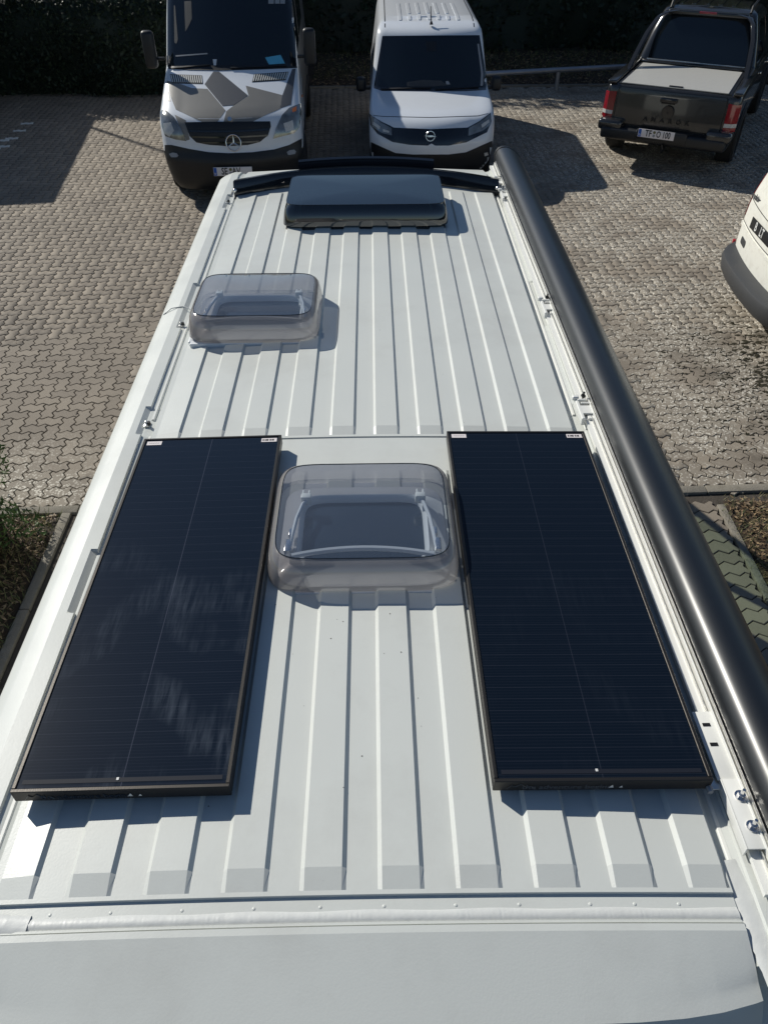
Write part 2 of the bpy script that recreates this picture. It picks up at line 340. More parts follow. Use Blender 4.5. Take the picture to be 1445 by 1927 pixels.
# conformal patch on a surface
def patch(name, bvh, poly, raymap, m, parent, off=0.004, grid=0.07, th=0.006, label=None, ang=25):
    if max(max(abs(a), abs(b)) for a, b in poly) < 1.5 and raymap not in (front, topm, rightm, leftm): grid = min(grid, .0045)
    elif raymap is front: grid = min(grid, .04)
    bm = bmesh.new(); vs = [bm.verts.new((u, v, 0)) for u, v in poly]; bm.faces.new(vs)
    us = [p[0] for p in poly]; ws = [p[1] for p in poly]
    for lo, hi, ax in ((min(us), max(us), 0), (min(ws), max(ws), 1)):
        k = max(1, int((hi-lo)/grid))
        for i in range(1, k):
            co = [0, 0, 0]; no = [0, 0, 0]; co[ax] = lo+(hi-lo)*i/k; no[ax] = 1
            bmesh.ops.bisect_plane(bm, geom=list(bm.verts)+list(bm.edges)+list(bm.faces), plane_co=co, plane_no=no)
    bmesh.ops.triangulate(bm, faces=[f for f in bm.faces if len(f.verts) > 4])
    bad = []; inn = {}
    for v in bm.verts:
        o, d = raymap(v.co.x, v.co.y); h = bvh.ray_cast(o, d)
        if h[0] is None: bad.append(v); continue
        n = h[1] if h[1].dot(d) < 0 else -h[1]
        if n.dot(d) > -0.15: n = (-d)
        v.co = h[0]+n*off; inn[v] = h[0]-n*th
    bmesh.ops.delete(bm, geom=bad, context='VERTS')
    if not bm.faces: bm.free(); return None
    be = [e for e in bm.edges if len(e.link_faces) == 1]
    cp = {v: bm.verts.new(inn[v]) for e in be for v in e.verts if v in inn}
    for e in be:
        a, b = e.verts; bm.faces.new((a, b, cp[b], cp[a]))
    bmesh.ops.recalc_face_normals(bm, faces=bm.faces)
    return put(name, bm, m, parent, ang, label=label)
def rrect(x0, z0, x1, z1, r, n=4):
    P = []
    for cx, cz, a0 in ((x1-r, z1-r, 0), (x0+r, z1-r, 90), (x0+r, z0+r, 180), (x1-r, z0+r, 270)):
        for i in range(n+1):
            a = radians(a0+90*i/n); P.append((cx+r*cos(a), cz+r*sin(a)))
    return P
front = lambda u, v: (Vector((u, -3, v)), Vector((0, 1, 0)))
topm = lambda u, v: (Vector((u, v, 5)), Vector((0, 0, -1)))
rightm = lambda u, v: (Vector((4, u, v)), Vector((-1, 0, 0)))
leftm = lambda u, v: (Vector((-4, u, v)), Vector((1, 0, 0)))
def photomap(parent):
    inv = wm(parent).inverted(); o = inv @ CAM; r = inv.to_3x3()
    return lambda u, v: (o, (r @ pray(u*1000, v*1000)).normalized())
def mirror(poly): return [(-u, v) for u, v in poly][::-1]

# vehicle body: stacked plan outlines
def outline(z, yf, yr, w, bow, rc, rr=0.10, nf=7, nc=6, ns=16):
    P = []
    rc = min(rc, w*0.8)
    for i in range(nf):
        x = (w-rc)*i/nf; P.append((x, yf+bow*(x/w)**2))
    yb = yf+bow*((w-rc)/w)**2
    for i in range(nc+1):
        a = (pi/2)*i/nc; P.append((w-rc+rc*sin(a), yb+rc*0.75*(1-cos(a)) + (bow*0.25)*(i/nc)))
    y1 = P[-1][1]
    for i in range(1, ns): P.append((w, y1+(yr-rr-y1)*i/ns))
    for i in range(5):
        a = (pi/2)*i/4; P.append((w-rr+rr*cos(a), yr-rr+rr*sin(a)))
    P.append((0, yr)); return [(x, y, z) for x, y in P]
def cr(a, b, c, d, t):
    return 0.5*((2*b)+(-a+c)*t+(2*a-5*b+4*c-d)*t*t+(-a+3*b-3*c+d)*t**3)
def body_bm(levels, sub=3, crown=0.03, smooth=0.5, **kw):
    L = []
    n = len(levels)
    for i in range(n-1):
        for s in range(sub):
            t = s/sub; row = []
            for k in range(len(levels[0])):
                a = levels[max(i-1, 0)][k]; b = levels[i][k]; c = levels[i+1][k]; d = levels[min(i+2, n-1)][k]
                row.append(smooth*cr(a, b, c, d, t)+(1-smooth)*(b+(c-b)*t))
            L.append(row)
    L.append(list(levels[-1]))
    bm = bmesh.new(); rings = []
    for l in L:
        h = outline(*l, **kw); full = h+[(-x, y, z) for x, y, z in h[-2:0:-1]]
        rings.append(full)
    R = rings_loft(bm, rings)
    # roof cap: quads from right half to left half with a crown
    top = R[-1]; m = len(h); zt = h[0][2]; W = max(p[0] for p in h)
    right = top[:m]; left = [top[0]]+[top[-i] for i in range(1, m-1)]+[top[m-1]]
    prev = None; C = 6
    for i in range(m):
        r, l = right[i], left[i]
        if r is l: row = [r]
        else:
            row = [l]
            for q in range(1, C):
                x = l.co.x+(r.co.x-l.co.x)*q/C
                e = 1-(x/W)**2
                row.append(bm.verts.new((x, r.co.y, zt+crown*e*min(1, max(0, (1-(2*q/C-1)**2))))))
            row.append(r)
        if prev:
            if len(prev) == 1 and len(row) > 1:
                for q in range(C): bm.faces.new((prev[0], row[q+1], row[q]))
            elif len(row) == 1 and len(prev) > 1:
                for q in range(C): bm.faces.new((prev[q], prev[q+1], row[0]))
            else:
                for q in range(C): bm.faces.new((prev[q], prev[q+1], row[q+1], row[q]))
        prev = row
    bm.faces.new(R[0][::-1])
    bmesh.ops.recalc_face_normals(bm, faces=bm.faces)
    return bm
def split(bm, pred):
    bm.faces.ensure_lookup_table(); sel = [f for f in bm.faces if pred(f.calc_center_median())]; b2 = bmesh.new(); mp = {}
    for f in sel:
        for v in f.verts:
            if v not in mp: mp[v] = b2.verts.new(v.co)
        b2.faces.new([mp[v] for v in f.verts])
    bmesh.ops.delete(bm, geom=sel, context='FACES'); return b2
def add_body(bm, m, parent, ang=40):
    bvh = BVHTree.FromBMesh(bm); return put('body', bm, m, parent, ang), bvh
def wheel(parent, c, r=0.34, wd=0.22, side=1):
    bm = bmesh.new(); rs = []
    for x, q in ((-0.5, 0.70), (-0.5, 0.93), (-0.38, 1.0), (0.38, 1.0), (0.5, 0.93), (0.5, 0.70), (0.3, 0.66)):
        rs.append([(c[0]+x*wd*side, c[1]+q*r*cos(2*pi*i/28), c[2]+q*r*sin(2*pi*i/28)) for i in range(28)])
    rings_loft(bm, rs, cap0=True); bmesh.ops.recalc_face_normals(bm, faces=bm.faces)
    wh = put('wheel', bm, 'rubber', parent)
    bm = bmesh.new(); rs = []
    for x, q in ((0.28, 0.68), (0.34, 0.62), (0.25, 0.5), (0.36, 0.2), (0.40, 0.05)):
        rs.append([(c[0]+x*wd*side, c[1]+q*r*cos(2*pi*i/20), c[2]+q*r*sin(2*pi*i/20)) for i in range(20)])
    rings_loft(bm, rs, cap1=True); bmesh.ops.recalc_face_normals(bm, faces=bm.faces)
    put('rim', bm, 'rim', wh)
def number_plate(parent, Mloc, text, w=0.52, h=0.11, seals=True, white=True):
    bm = B(((0, 0, 0), (w, 0.008, h), 0.003)); xf(bm, Mloc)
    p = put('number_plate', bm, 'plate' if white else 'blackp', parent)
    if white:
        put('blue_band', xf(B(((-w/2+0.024, -0.005, 0), (0.040, 0.004, h-0.01))), Mloc), 'plateblue', p)
        t = textbm('D', 0.035, 0.0006); put('country_letter', xf(xf(t, Matrix.Translation((-w/2+0.024, -0.0085, -0.026)) @ TXT_MY), Mloc), 'whiteprint', p)
    a, b = text
    for s, x in ((a, -w*0.215), (b, w*0.20 if len(b) > 2 else w*0.09)):
        t = textbm(s, 0.122, 0.0008, 0.72 if len(s) < 4 else 0.64); xf(t, Matrix.Translation((x, -0.0055, 0)) @ TXT_MY); put('lettering', xf(t, Mloc), 'ink' if white else 'whiteprint', p)
    if seals:
        for dz, mm in ((0.025, 'yellowish'), (-0.02, 'badgegrey')):
            bm = bmesh.new(); bmesh.ops.create_cone(bm, cap_ends=True, segments=16, radius1=0.019, radius2=0.019, depth=0.003)
            xf(bm, Matrix.Translation((-w*0.055, -0.006, dz)) @ Matrix.Rotation(radians(90), 4, 'X')); put('registration_seal', xf(bm, Mloc), mm, p)
    return p

# ------------------------------------------------------------------ ground, paving, kerbs, beds
def sheet(name, x0, y0, x1, y1, z, m, kind='structure', par=None):
    bm = bmesh.new(); bm.faces.new([bm.verts.new(p) for p in ((x0, y0, z), (x1, y0, z), (x1, y1, z), (x0, y1, z))])
    return put(name, bm, m, par, kind=kind)
sheet('ground', -300, -300, 300, 300, -0.06, 'ground')
pav = sheet('pavement', -24, 4.3, 24, 17.75, -0.016, 'joint')
bay = sheet('parking_bay', -2.34, -4.0, 2.72, 4.3, -0.016, 'joint')

U = 0.1125; ROT = radians(1.7); KO = Vector((-2.3, 4.62, 0))     # lattice origin on the kerb line
RM = Matrix.Translation(KO) @ Matrix.Rotation(ROT, 4, 'Z')
A_ = 0.15
def edge_pts(p, q, horiz):
    """wavy unit lattice edge from p to q (exclusive of q)"""
    out = [p]; fwd = (q[0]-p[0]+q[1]-p[1]) > 0
    for t, s in ((0.28, 1), (0.72, -1)):
        tt = t if fwd else 1-t; s2 = s if fwd else -s
        # parameter measured along + direction; displacement: vertical edges +x then -x ; horizontal -y then +y
        disp = (A_ if tt < 0.5 else -A_)
        x = p[0]+(q[0]-p[0])*t; y = p[1]+(q[1]-p[1])*t
        if horiz: out.append((x, y-disp))
        else: out.append((x+disp, y))
    return out
def brick_poly(wd, hg):
    c = [(i, 0) for i in range(wd)]+[(wd, j) for j in range(hg)]+[(i, hg) for i in range(wd, 0, -1)]+[(0, j) for j in range(hg, 0, -1)]
    P = []
    for k in range(len(c)):
        p, q = c[k], c[(k+1) % len(c)]; P += edge_pts(p, q, p[1] == q[1])
    return [((x-wd/2)*U, (y-hg/2)*U) for x, y in P]
def inset(P, d):
    n = len(P); out = []
    for i in range(n):
        a, b, c = Vector(P[i-1]), Vector(P[i]), Vector(P[(i+1) % n])
        e1 = (b-a).normalized(); e2 = (c-b).normalized(); n1 = Vector((-e1.y, e1.x)); n2 = Vector((-e2.y, e2.x)); m = (n1+n2)
        m = m/max(0.5, m.length**2/2) if m.length > 0 else n1
        out.append((b.x+m.x*d, b.y+m.y*d))
    return out
def brick_mesh(name, P):
    """top polygon, chamfer and side; returns arrays too"""
    top = inset(P, 0.0070); mid = inset(P, 0.0036); n = len(P)
    V = [(x, y, 0) for x, y in top]+[(x, y, -0.004) for x, y in mid]+[(x, y, -0.018) for x, y in mid]
    bm = bmesh.new(); vs = [bm.verts.new(v) for v in V]; bm.faces.new(vs[:n])
    for k in range(n):
        a = (k+1) % n
        bm.faces.new((vs[n+k], vs[n+a], vs[a], vs[k])); bm.faces.new((vs[2*n+k], vs[2*n+a], vs[n+a], vs[n+k]))
    bm.normal_update(); bmesh.ops.triangulate(bm, faces=[bm.faces[0] if hasattr(bm.faces, '__getitem__') and not bm.faces.ensure_lookup_table() else None])
    bm.verts.index_update()
    Va = np.array([v.co[:] for v in bm.verts]); Ta = []
    for f in bm.faces:
        i = [v.index for v in f.verts]; Ta.append(i[:3])
        if len(i) == 4: Ta.append([i[0], i[2], i[3]])
    me = bpy.data.meshes.new(name); bm.to_mesh(me); bm.free()
    return me, Va, np.array(Ta)
meH, VH, TH = brick_mesh('paver_flat', brick_poly(2, 1)); meV, VV, TV = brick_mesh('paver_upright', brick_poly(1, 2))
white_pts = [gnd(x, y) for x, y in ((80, 202), (64, 216), (50, 230), (34, 246), (17, 261), (2, 277))]
def in_van(px, py):       # photo area hidden by the van roof
    if py < 335: return False
    xl = 400-(py-360)*0.43; xr = 985+(py-300)*0.49
    return xl < px < xr
def field(parent, cells, frame, limit, clipfn):
    vis, rest = [], []
    for (cx, cy, t) in cells:
        P = frame @ Vector((cx, cy, 0))
        if not clipfn(P): continue
        px, py = proj(P); d = (P-CAM).length
        if -20 < px < IW+20 and 0 < py < IH and not in_van(px, py): vis.append((d, P, t))
        elif -900 < px < IW+900: rest.append((d, P, t))
    vis.sort(key=lambda q: q[0])
    sol, fld = vis[:limit], vis[limit:]+rest
    rz = frame.to_euler().z
    whites = []
    for d, P, t in sol:
        o = bpy.data.objects.new('paver', meH if t == 'H' else meV); COL.objects.link(o); o.parent = parent
        o.location = (P.x, P.y, random.uniform(-0.002, 0.002)); o.rotation_euler = (random.gauss(0, 0.008), random.gauss(0, 0.008), rz+random.gauss(0, 0.006))
    Vs, Fs, As = [], [], []; nb = 0
    ro = np.array([[cos(rz), -sin(rz)], [sin(rz), cos(rz)]])
    for d, P, t in fld:
        if min((P-wp).length for wp in white_pts) < 0.115 and t == 'H':
            whites.append((P, t)); continue
        Va, Ta = (VH, TH) if t == 'H' else (VV, TV)
        v = Va.copy(); v[:, :2] = v[:, :2] @ ro.T; tl = RNG.normal(0, 0.008, 2)
        v[:, 2] += v[:, 0]*tl[0]+v[:, 1]*tl[1]+RNG.uniform(-0.0015, 0.0015); v[:, 0] += P.x; v[:, 1] += P.y
        Vs.append(v); Fs.append(Ta+nb); nb += len(v); As.append(np.full(len(Ta), RNG.random()))
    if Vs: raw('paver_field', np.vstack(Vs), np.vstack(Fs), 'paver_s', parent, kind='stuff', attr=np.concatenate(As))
    for P, t in whites:
        me = meH if t == 'H' else meV
        me2 = me.copy(); me2.materials.clear(); me2.materials.append(M['paver_white'])
        o = bpy.data.objects.new('marking_paver', me2); COL.objects.link(o); o.parent = parent; o.location = (P.x, P.y, 0.001); o.rotation_euler = (0, 0, rz); o['label'] = 'white painted marking paver'
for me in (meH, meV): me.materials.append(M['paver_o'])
cells = []
for j in range(-1, 118):
    for i in range(-62, 100):
        k = (i-j) % 4
        if k == 0: cells.append(((i+1)*U, (j+0.5)*U, 'H'))
        elif k == 3: cells.append(((i+0.5)*U, (j+1)*U, 'V'))
def clip_pav(P):
    return RM.inverted() @ P is not None and (RM.inverted() @ P).y > -0.02 and P.y < 17.6
field(pav, cells, RM, 270, clip_pav)
cells = [((i*2+1+(0.0))*U, (j+0.5)*U, 'H') for i in range(-16, 17) for j in range(0, 60)]
FB = Matrix.Translation((2.71-22*U, 4.565-60*U, 0))
field(bay, [(a, b, t) for a, b, t in cells], FB, 60, lambda P: -2.30 < P.x < 2.70 and (abs(P.x) > 0.7 or P.y > 3.9))
# kerb along the beds (stones are parts of it)
kb = tag(put('kerb', B(((0, 0, -0.06), (0.02, 0.02, 0.02))), 'kerb'), kind='structure')
def kerb_stone(c, s, rz=0.0):
    put('kerb_stone', B(((c[0], c[1], c[2]), s, 0.006, Matrix.Rotation(rz, 3, 'Z'))), 'kerb', kb)
for i in range(-5, 8):
    c = RM @ Vector((0.5+i*1.0, -0.05, 0)); kerb_stone((c.x, c.y, -0.045), (0.992, 0.085, 0.11), ROT)
for i in range(5):
    kerb_stone((2.75, 4.03-i*1.0, -0.045), (0.06, 0.992, 0.11)); kerb_stone((-2.38, 4.03-i*1.0, -0.045), (0.07, 0.992, 0.11))
kerb_stone((3.2, 3.50, -0.045), (0.84, 0.06, 0.11)); kerb_stone((-3.0, 3.05, -0.045), (1.15, 0.06, 0.11))
for i in range(12):
    kerb_stone((-6.5+i*1.0+0.5, 17.66, -0.03), (0.99, 0.09, 0.12))

def heap(name, x0, y0, x1, y1, z, amp, m, kind='structure', step=0.06, par=None, f=3.0):
    nx, ny = int((x1-x0)/step)+1, int((y1-y0)/step)+1
    X, Y = np.meshgrid(np.linspace(x0, x1, nx), np.linspace(y0, y1, ny))
    Z = z+amp*(np.sin(X*f*1.3+Y*f*.7)*.3+np.sin(X*f*3.1-Y*f*2.3+1)*.3+RNG.normal(0, .25, X.shape))
    V = np.stack([X, Y, Z], -1).reshape(-1, 3); I = np.arange(nx*ny).reshape(ny, nx)
    F = np.stack([I[:-1, :-1], I[:-1, 1:], I[1:, 1:], I[1:, :-1]], -1).reshape(-1, 4)
    o = raw(name, V, F, m, par, kind); return o
heap('soil_bed', 2.79, 3.53, 6.5, 4.58, -0.01, 0.02, 'soil'); heap('soil_bed', -4.6, 3.09, -2.42, 4.50, -0.01, 0.025, 'soil')
heap('soil_bed', -1.4, 17.71, 14, 21.4, 0.0, 0.05, 'soil', step=0.12)
def scatter(name, n, xr, yr, zf, size, m, kind='stuff', up=0.0, asp=0.6, mask=None, par=None, lab=None):
    X = RNG.uniform(*xr, n); Y = RNG.uniform(*yr, n)
    if mask is not None: k = mask(X, Y); X, Y = X[k], Y[k]
    n = len(X); Z = zf+RNG.uniform(0, 0.025, n)
    a = RNG.uniform(0, 2*pi, n); s = size*RNG.uniform(0.5, 1.4, n)
    u = np.stack([np.cos(a), np.sin(a), RNG.normal(0, .25, n)+up], -1); u /= np.linalg.norm(u, axis=1)[:, None]
    v = np.stack([-np.sin(a), np.cos(a), RNG.normal(0, .35, n)], -1)
    c = np.stack([X, Y, Z], -1); u *= s[:, None]; v *= (s*asp)[:, None]
    if up > 0: c = c+u*0.9
    V = np.stack([c-u-v*.3, c-u*.2+v*.5, c+u+v*.1, c-u*.1-v*.5], 1).reshape(-1, 3)
    F = np.arange(4*n).reshape(n, 4)
    return tag(raw(name, V, F, m, par, kind, attr=RNG.random(n)**1.6), lab)
scatter('leaf_litter', 9000, (2.8, 6.0), (3.5, 4.6), 0.0, 0.020, 'litter')
scatter('leaf_litter', 6000, (-4.4, -2.45), (3.1, 4.5), 0.0, 0.020, 'litter')
scatter('leaf_litter', 9000, (-1.2, 9), (17.7, 20.8), 0.02, 0.035, 'litter')
scatter('grass', 5200, (2.8, 6.0), (3.5, 4.62), 0.0, 0.030, 'grass', up=1.2, asp=0.12)
scatter('grass', 5500, (-4.4, -2.40), (3.05, 4.5), 0.0, 0.036, 'grass', up=1.2, asp=0.12)
scatter('grass', 6000, (-1.2, 9), (18.2, 20.9), 0.0, 0.06, 'grass', up=1.2, asp=0.12)
scatter('grass', 500, (2.72, 2.86), (3.5, 4.6), -0.01, 0.018, 'grass', up=1.2, asp=0.15)
# moss and loose dirt by the parked white van
n = 900; cx = RNG.normal(3.68, 0.42, n); cy = 6.3+RNG.normal(0, 0.62, n)+0.25*(cx-3.6); k = (cx > 2.9) & (cy > 4.8)
V, F, A2 = [], [], []; nb = 0
for x, y in zip(cx[k], cy[k]):
    r = RNG.uniform(0.004, 0.016)*(1.6 if x > 3.7 else 1); m7 = 7
    ring = [(x+r*RNG.uniform(.5, 1.3)*cos(2*pi*i/m7)*1.5, y+r*RNG.uniform(.5, 1.3)*sin(2*pi*i/m7)*0.8, 0.001) for i in range(m7)]
    V += ring+[(x, y, 0.004+r*0.35)]; F += [[nb+i, nb+(i+1) % m7, nb+m7] for i in range(m7)]; nb += m7+1
raw('moss', V, F, 'moss', None, 'stuff')
scatter('leaf_litter', 260, (-6.5, -1.2), (4.8, 12.5), 0.0, 0.012, 'litter')
scatter('leaf_litter', 420, (1.6, 5.2), (4.8, 12.0), 0.0, 0.012, 'litter')
# lattice grass pavers left behind the bed
lat = tag(sheet('grass_paver_area', -4.6, -1.5, -2.42, 3.02, -0.02, 'soil'), kind='structure')
for j in range(4):
    for i in range(4):
        bm = bmesh.new(); x0, y0 = -2.44-i*0.41, 2.98-j*0.61
        for q in range(4):
            yy = y0-0.07-q*0.15
            box(bm, (x0-0.2, yy, -0.005), (0.40, 0.045, 0.03), 0.004, None, 1)
            for r in range(3): box(bm, (x0-0.05-r*0.15+(0.04 if q % 2 else 0), yy-0.075, -0.006), (0.045, 0.11, 0.028), 0.004, None, 1)
        put('lattice_paver', bm, 'kerb', lat)
scatter('grass', 1500, (-4.2, -2.45), (1.0, 3.0), -0.02, 0.025, 'grass', up=1.2, asp=0.12)

# ------------------------------------------------------------------ foliage
def leaves(name, C, size, m, parent, kind=None, out=None, asp=0.5):
    n = len(C); N = RNG.normal(0, 1, (n, 3)); N /= np.linalg.norm(N, axis=1)[:, None]
    T = np.cross(N, RNG.normal(0, 1, (n, 3))); T /= np.linalg.norm(T, axis=1)[:, None]; Bv = np.cross(N, T)
    s = size*RNG.uniform(0.6, 1.3, n)[:, None]; T = T*s; Bv = Bv*s*asp
    V = np.stack([C-T, C+Bv, C+T, C-Bv], 1).reshape(-1, 3)
    cl = (np.sin(C[:, 0]*5)+np.sin(C[:, 1]*6+1)+np.sin(C[:, 2]*7))/6+0.5
    return raw(name, V, np.arange(4*n).reshape(n, 4), m, parent, kind, attr=np.clip(cl*0.6+RNG.random(n)*0.4, 0, 1))
def hedge(label, x0, x1, yf, depth, h, n, size, name='hedge', wob=0.18):
    t = thing(name, label, 'hedge', Matrix.Translation(((x0+x1)/2, yf+depth/2, 0)))
    ox, oy = (x0+x1)/2, yf+depth/2
    # dense dark core, added to block gaps between the leaves
    xs = np.linspace(x0+.15, x1-.15, int((x1-x0)/0.3)); prof = [(0.22, 0.0), (0.15, 0.3*h), (0.16, .7*h), (0.25, .93*h), (0.5, h-.12), (depth-.3, h-.1), (depth-.1, 0)]
    V = []; F = []
    for i, x in enumerate(xs):
        for y, z in prof: V.append((x-ox, yf+y-oy+wob*.5*sin(x*1.7+z)+RNG.normal(0, .03), z+RNG.normal(0, .04)*(z > 0)))
    m_ = len(prof)
    for i in range(len(xs)-1):
        for j in range(m_-1): F.append([i*m_+j, (i+1)*m_+j, (i+1)*m_+j+1, i*m_+j+1])
    raw('inner_core', V, F, 'hedge', t, None, attr=np.zeros(len(F)))
    k1 = int(n*.6); X = RNG.uniform(x0, x1, n); side = np.arange(n) < k1
    Z = np.where(side, RNG.uniform(0.03, h, n), h-0.05+RNG.normal(0, .06, n)); Y = np.where(side, yf+wob*.5*np.sin(X*1.7+Z)+np.abs(RNG.normal(0, .10, n))+wob*.6*np.sin(X*4.1)*np.sin(Z*3.7), yf+RNG.uniform(0, depth, n))
    Z = Z+np.where(side, 0, 0.10*np.sin(X*2.3)+.05*np.sin(X*7))
    leaves('foliage', np.stack([X-ox, Y-oy, Z], -1), size, 'hedge', t)
    for q in range(int((x1-x0)/2)+1):
        bm = tube(bmesh.new(), [(x0+1+q*2-ox, 0, 0), (x0+1.05+q*2-ox, .03, h*.5), (x0+1.02+q*2-ox, 0, h*.9)], [.06, .05, .02], 7); put('trunk', bm, 'bark', t)
    return t
hedge('dense dark clipped hedge behind the left side of the paved yard', -13.5, -1.6, 17.05, 2.2, 1.78, 26000, 0.045)
hedge('tall dark hedge across the back behind the leaf-strewn bed', -9.5, 14.0, 20.9, 2.6, 5.2, 32000, 0.075, wob=0.4)
sh = thing('juniper_shrub', 'bushy green juniper at the left edge of the bed beside the paving', 'shrub', Matrix.Translation((-3.12, 4.10, 0)))
n = 24000; t_ = RNG.random(n)**0.7; a = RNG.uniform(0, 2*pi, n); z = 1.75*t_
rad = (0.66*(1-t_**1.5)+0.05)*(0.75+0.25*np.sin(a*5+z*6))*np.sqrt(RNG.uniform(.25, 1, n))*1.12
leaves('foliage', np.stack([rad*np.cos(a), rad*np.sin(a), z+0.04], -1), 0.026, 'conifer', sh, asp=0.3)
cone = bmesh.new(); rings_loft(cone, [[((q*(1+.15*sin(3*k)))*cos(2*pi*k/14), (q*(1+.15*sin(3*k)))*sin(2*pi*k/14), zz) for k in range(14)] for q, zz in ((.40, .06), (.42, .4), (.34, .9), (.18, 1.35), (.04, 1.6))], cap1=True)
put('inner_core', cone, 'moss', sh)  # solid dark core, added inside the leaves so the shrub's shadow fills in
put('trunk', tube(bmesh.new(), [(0, 0, 0), (0.02, 0, .9), (0, 0, 1.6)], [.05, .035, .01], 7), 'bark', sh)
lt = thing('lawn_tree', 'lit tree trunk and foliage at the top right corner beyond the pickup', 'tree', Matrix.Translation((7.4, 19.6, 0)))
put('trunk', tube(bmesh.new(), [(0, 0, 0), (.05, 0, 1.5), (0.1, .1, 3)], [.14, .11, .08], 9), 'bark', lt)
a = RNG.normal(0, 1, (5000, 3)); a /= np.linalg.norm(a, axis=1)[:, None]; a *= RNG.uniform(.6, 1, (5000, 1))**.5*np.array([1.3, 1.3, 1.1])
leaves('crown', a+np.array([0.1, 0.1, 3.4]), 0.07, 'conifer', lt)

# low pipe rail
pr = thing('pipe_rail', 'low grey metal pipe rail along the back of the yard beside the pickup', 'rail', Matrix.Translation((3.8, 17.35, 0)))
put('pipe', tube(bmesh.new(), [(-2.6, -.48, .36), (-1, -.18, .36), (1.6, .30, .36), (5.5, 1.0, .36)], .048, 12), 'pipe', pr)
for px_ in (-2.3, 0.0, 2.4, 4.8): put('post', tube(bmesh.new(), [(px_, px_*0.183, 0), (px_, px_*0.183, .33)], .04, 10), 'pipe', pr)

# street lamp and box-bodied vehicle standing left of the picture (their shadows fall into it)
lp = thing('street_lamp', 'slim grey lamp post standing left of the yard, only its thin shadow in view', 'lamp post', Matrix.Translation((-10.6, 20.05, 0)))
put('post', tube(bmesh.new(), [(0, 0, 0), (0, 0, 4), (0, 0, 8.3)], [.06, .05, .04], 12), 'pipe', lp)
put('lamp_head', B(((0.25, 0, 8.34), (.65, .2, .1), .03)), 'pipe', lp)
bx = thing('box_van', 'box-bodied camper parked left of the yard, only its shadow in view', 'van', Matrix.Translation((-8.3, 13.5, 0)) @ Matrix.Rotation(radians(7), 4, 'Z'))
put('box_body', B(((0, 2.2, 1.55), (2.3, 4.4, 2.0), .05)), 'caravan', bx); put('chassis', B(((0, 2.6, .42), (1.9, 5.4, .3), .04)), 'blackp', bx)
put('cab', B(((0, 5.1, 1.2), (1.9, 1.4, 1.5), .15)), 'caravan', bx)
for sx_ in (-1, 1):
    for yy in (1.0, 5.1): wheel(bx, (sx_*0.95, yy, .34), side=sx_)
put('rear_window', B(((0, -0.005, 1.75), (1.2, .02, .6), .004)), 'darkglass', bx)

# ------------------------------------------------------------------ the camper van (roof in detail)
DL = radians(1.01)
VZv = Vector((0, sin(DL), cos(DL))); VYv = Vector((0, cos(DL), -sin(DL))); HR = 1.5; BZ = 2.45
VO = Vector((0, 0, 4.0))-VZv*HR
VM = Matrix(((1, 0, 0, VO.x), (0, VYv.y, VZv.y, VO.y), (0, VYv.z, VZv.z, VO.z), (0, 0, 0, 1)))      # roof frame -> world
VANM = VM @ Matrix.Translation((0, 0, -BZ))
van = thing('camper_van', 'long white camper van with ribbed roof filling the foreground', 'van', VANM)
def V_(bm): return xf(bm, Matrix.Translation((0, 0, BZ)))    # roof frame -> van local
def smst(a, b, v): t = max(0, min(1, (v-a)/(b-a))); return t
PER = 0.1495; C0 = 0.078
def ribh(x):
    if abs(x) > 0.712: return 0
    if x < -0.63: return 1 if x > -0.70 else 0
    k = round((x-C0)/PER); d = abs(x-C0-k*PER)
    if k > 3 and x > 0.64: return 1 if x < 0.706 else max(0, (0.712-x)/.006)
    return max(0, min(1, (0.0445-d)/0.0085))
def ribe(y):
    if y < 1.95: return smst(0.643, 0.684, y)*(1-smst(1.925, 1.95, y))
    return smst(2.152, 2.192, y)*(1-smst(4.60, 4.63, y))
RH = 0.0088
pockets = [(1.38, 1.62), (2.20, 2.37), (2.98, 3.42), (4.42, 4.64)]
def widen(y): return 0.032*smst(1.0, 4.5, y)
def roofz(x, y):
    ax = abs(x); z = -0.02*min(1, (ax/.715))**2
    inpk = any(a < y < b for a, b in pockets)
    if ax <= 0.7155:
        z += RH*ribh(x)*ribe(y)
        if y < 0.6345: z -= 0.007
        if y < 0.586: z += 0.004
        if y < 0.5805: z -= 0.006
        if y < 0.578: z += 0.010
        if y < 0.565: z -= 0.030*((0.565-y)/0.13)
        ye = 0.424
        if y < ye: z -= 1.0*(ye-y)+14*(ye-y)**2
        if 2.072 < y < 2.14: z -= 0.004
        return z
    if ax < 0.7535: z -= 0.016
    elif ax < (0.776 if inpk else 0.757): z -= 0.012 if inpk else 0.008
    elif ax < 0.80: z += 0.0
    elif ax > 0.80:
        PR = ((.80, 0), (.842, -.0135), (.868, -.024), (.876, -.032), (.882, -.045), (.892, -.08), (.901, -.14))
        for (a, b), (c, d) in zip(PR, PR[1:]):
            if a <= ax <= c: z += b+(d-b)*(ax-a)/(c-a); break
    if y < 0.50: z -= 0.8*(0.50-y)
    return z
xs = set()
for k in range(-5, 5):
    c = C0+k*PER
    for d in (-0.0445, -0.036, 0.036, 0.0445):
        if abs(c+d) < 0.70: xs.add(round(c+d, 5))
for x in (-.706, -.700, .700, .706, .712, -.712, 0.0): xs.add(x)
for x in (.7155, .718, .7535, .7545, .757, .7585, .776, .7775, .80, .842, .868, .876, .882, .892, .90): xs |= {x, -x}
xs = sorted(xs)
sideprof = [(0.915, -0.3), (0.945, -0.5), (0.975, -0.78), (1.0, -1.08), (1.02, -1.4), (1.02, -1.9), (0.99, -2.15)]
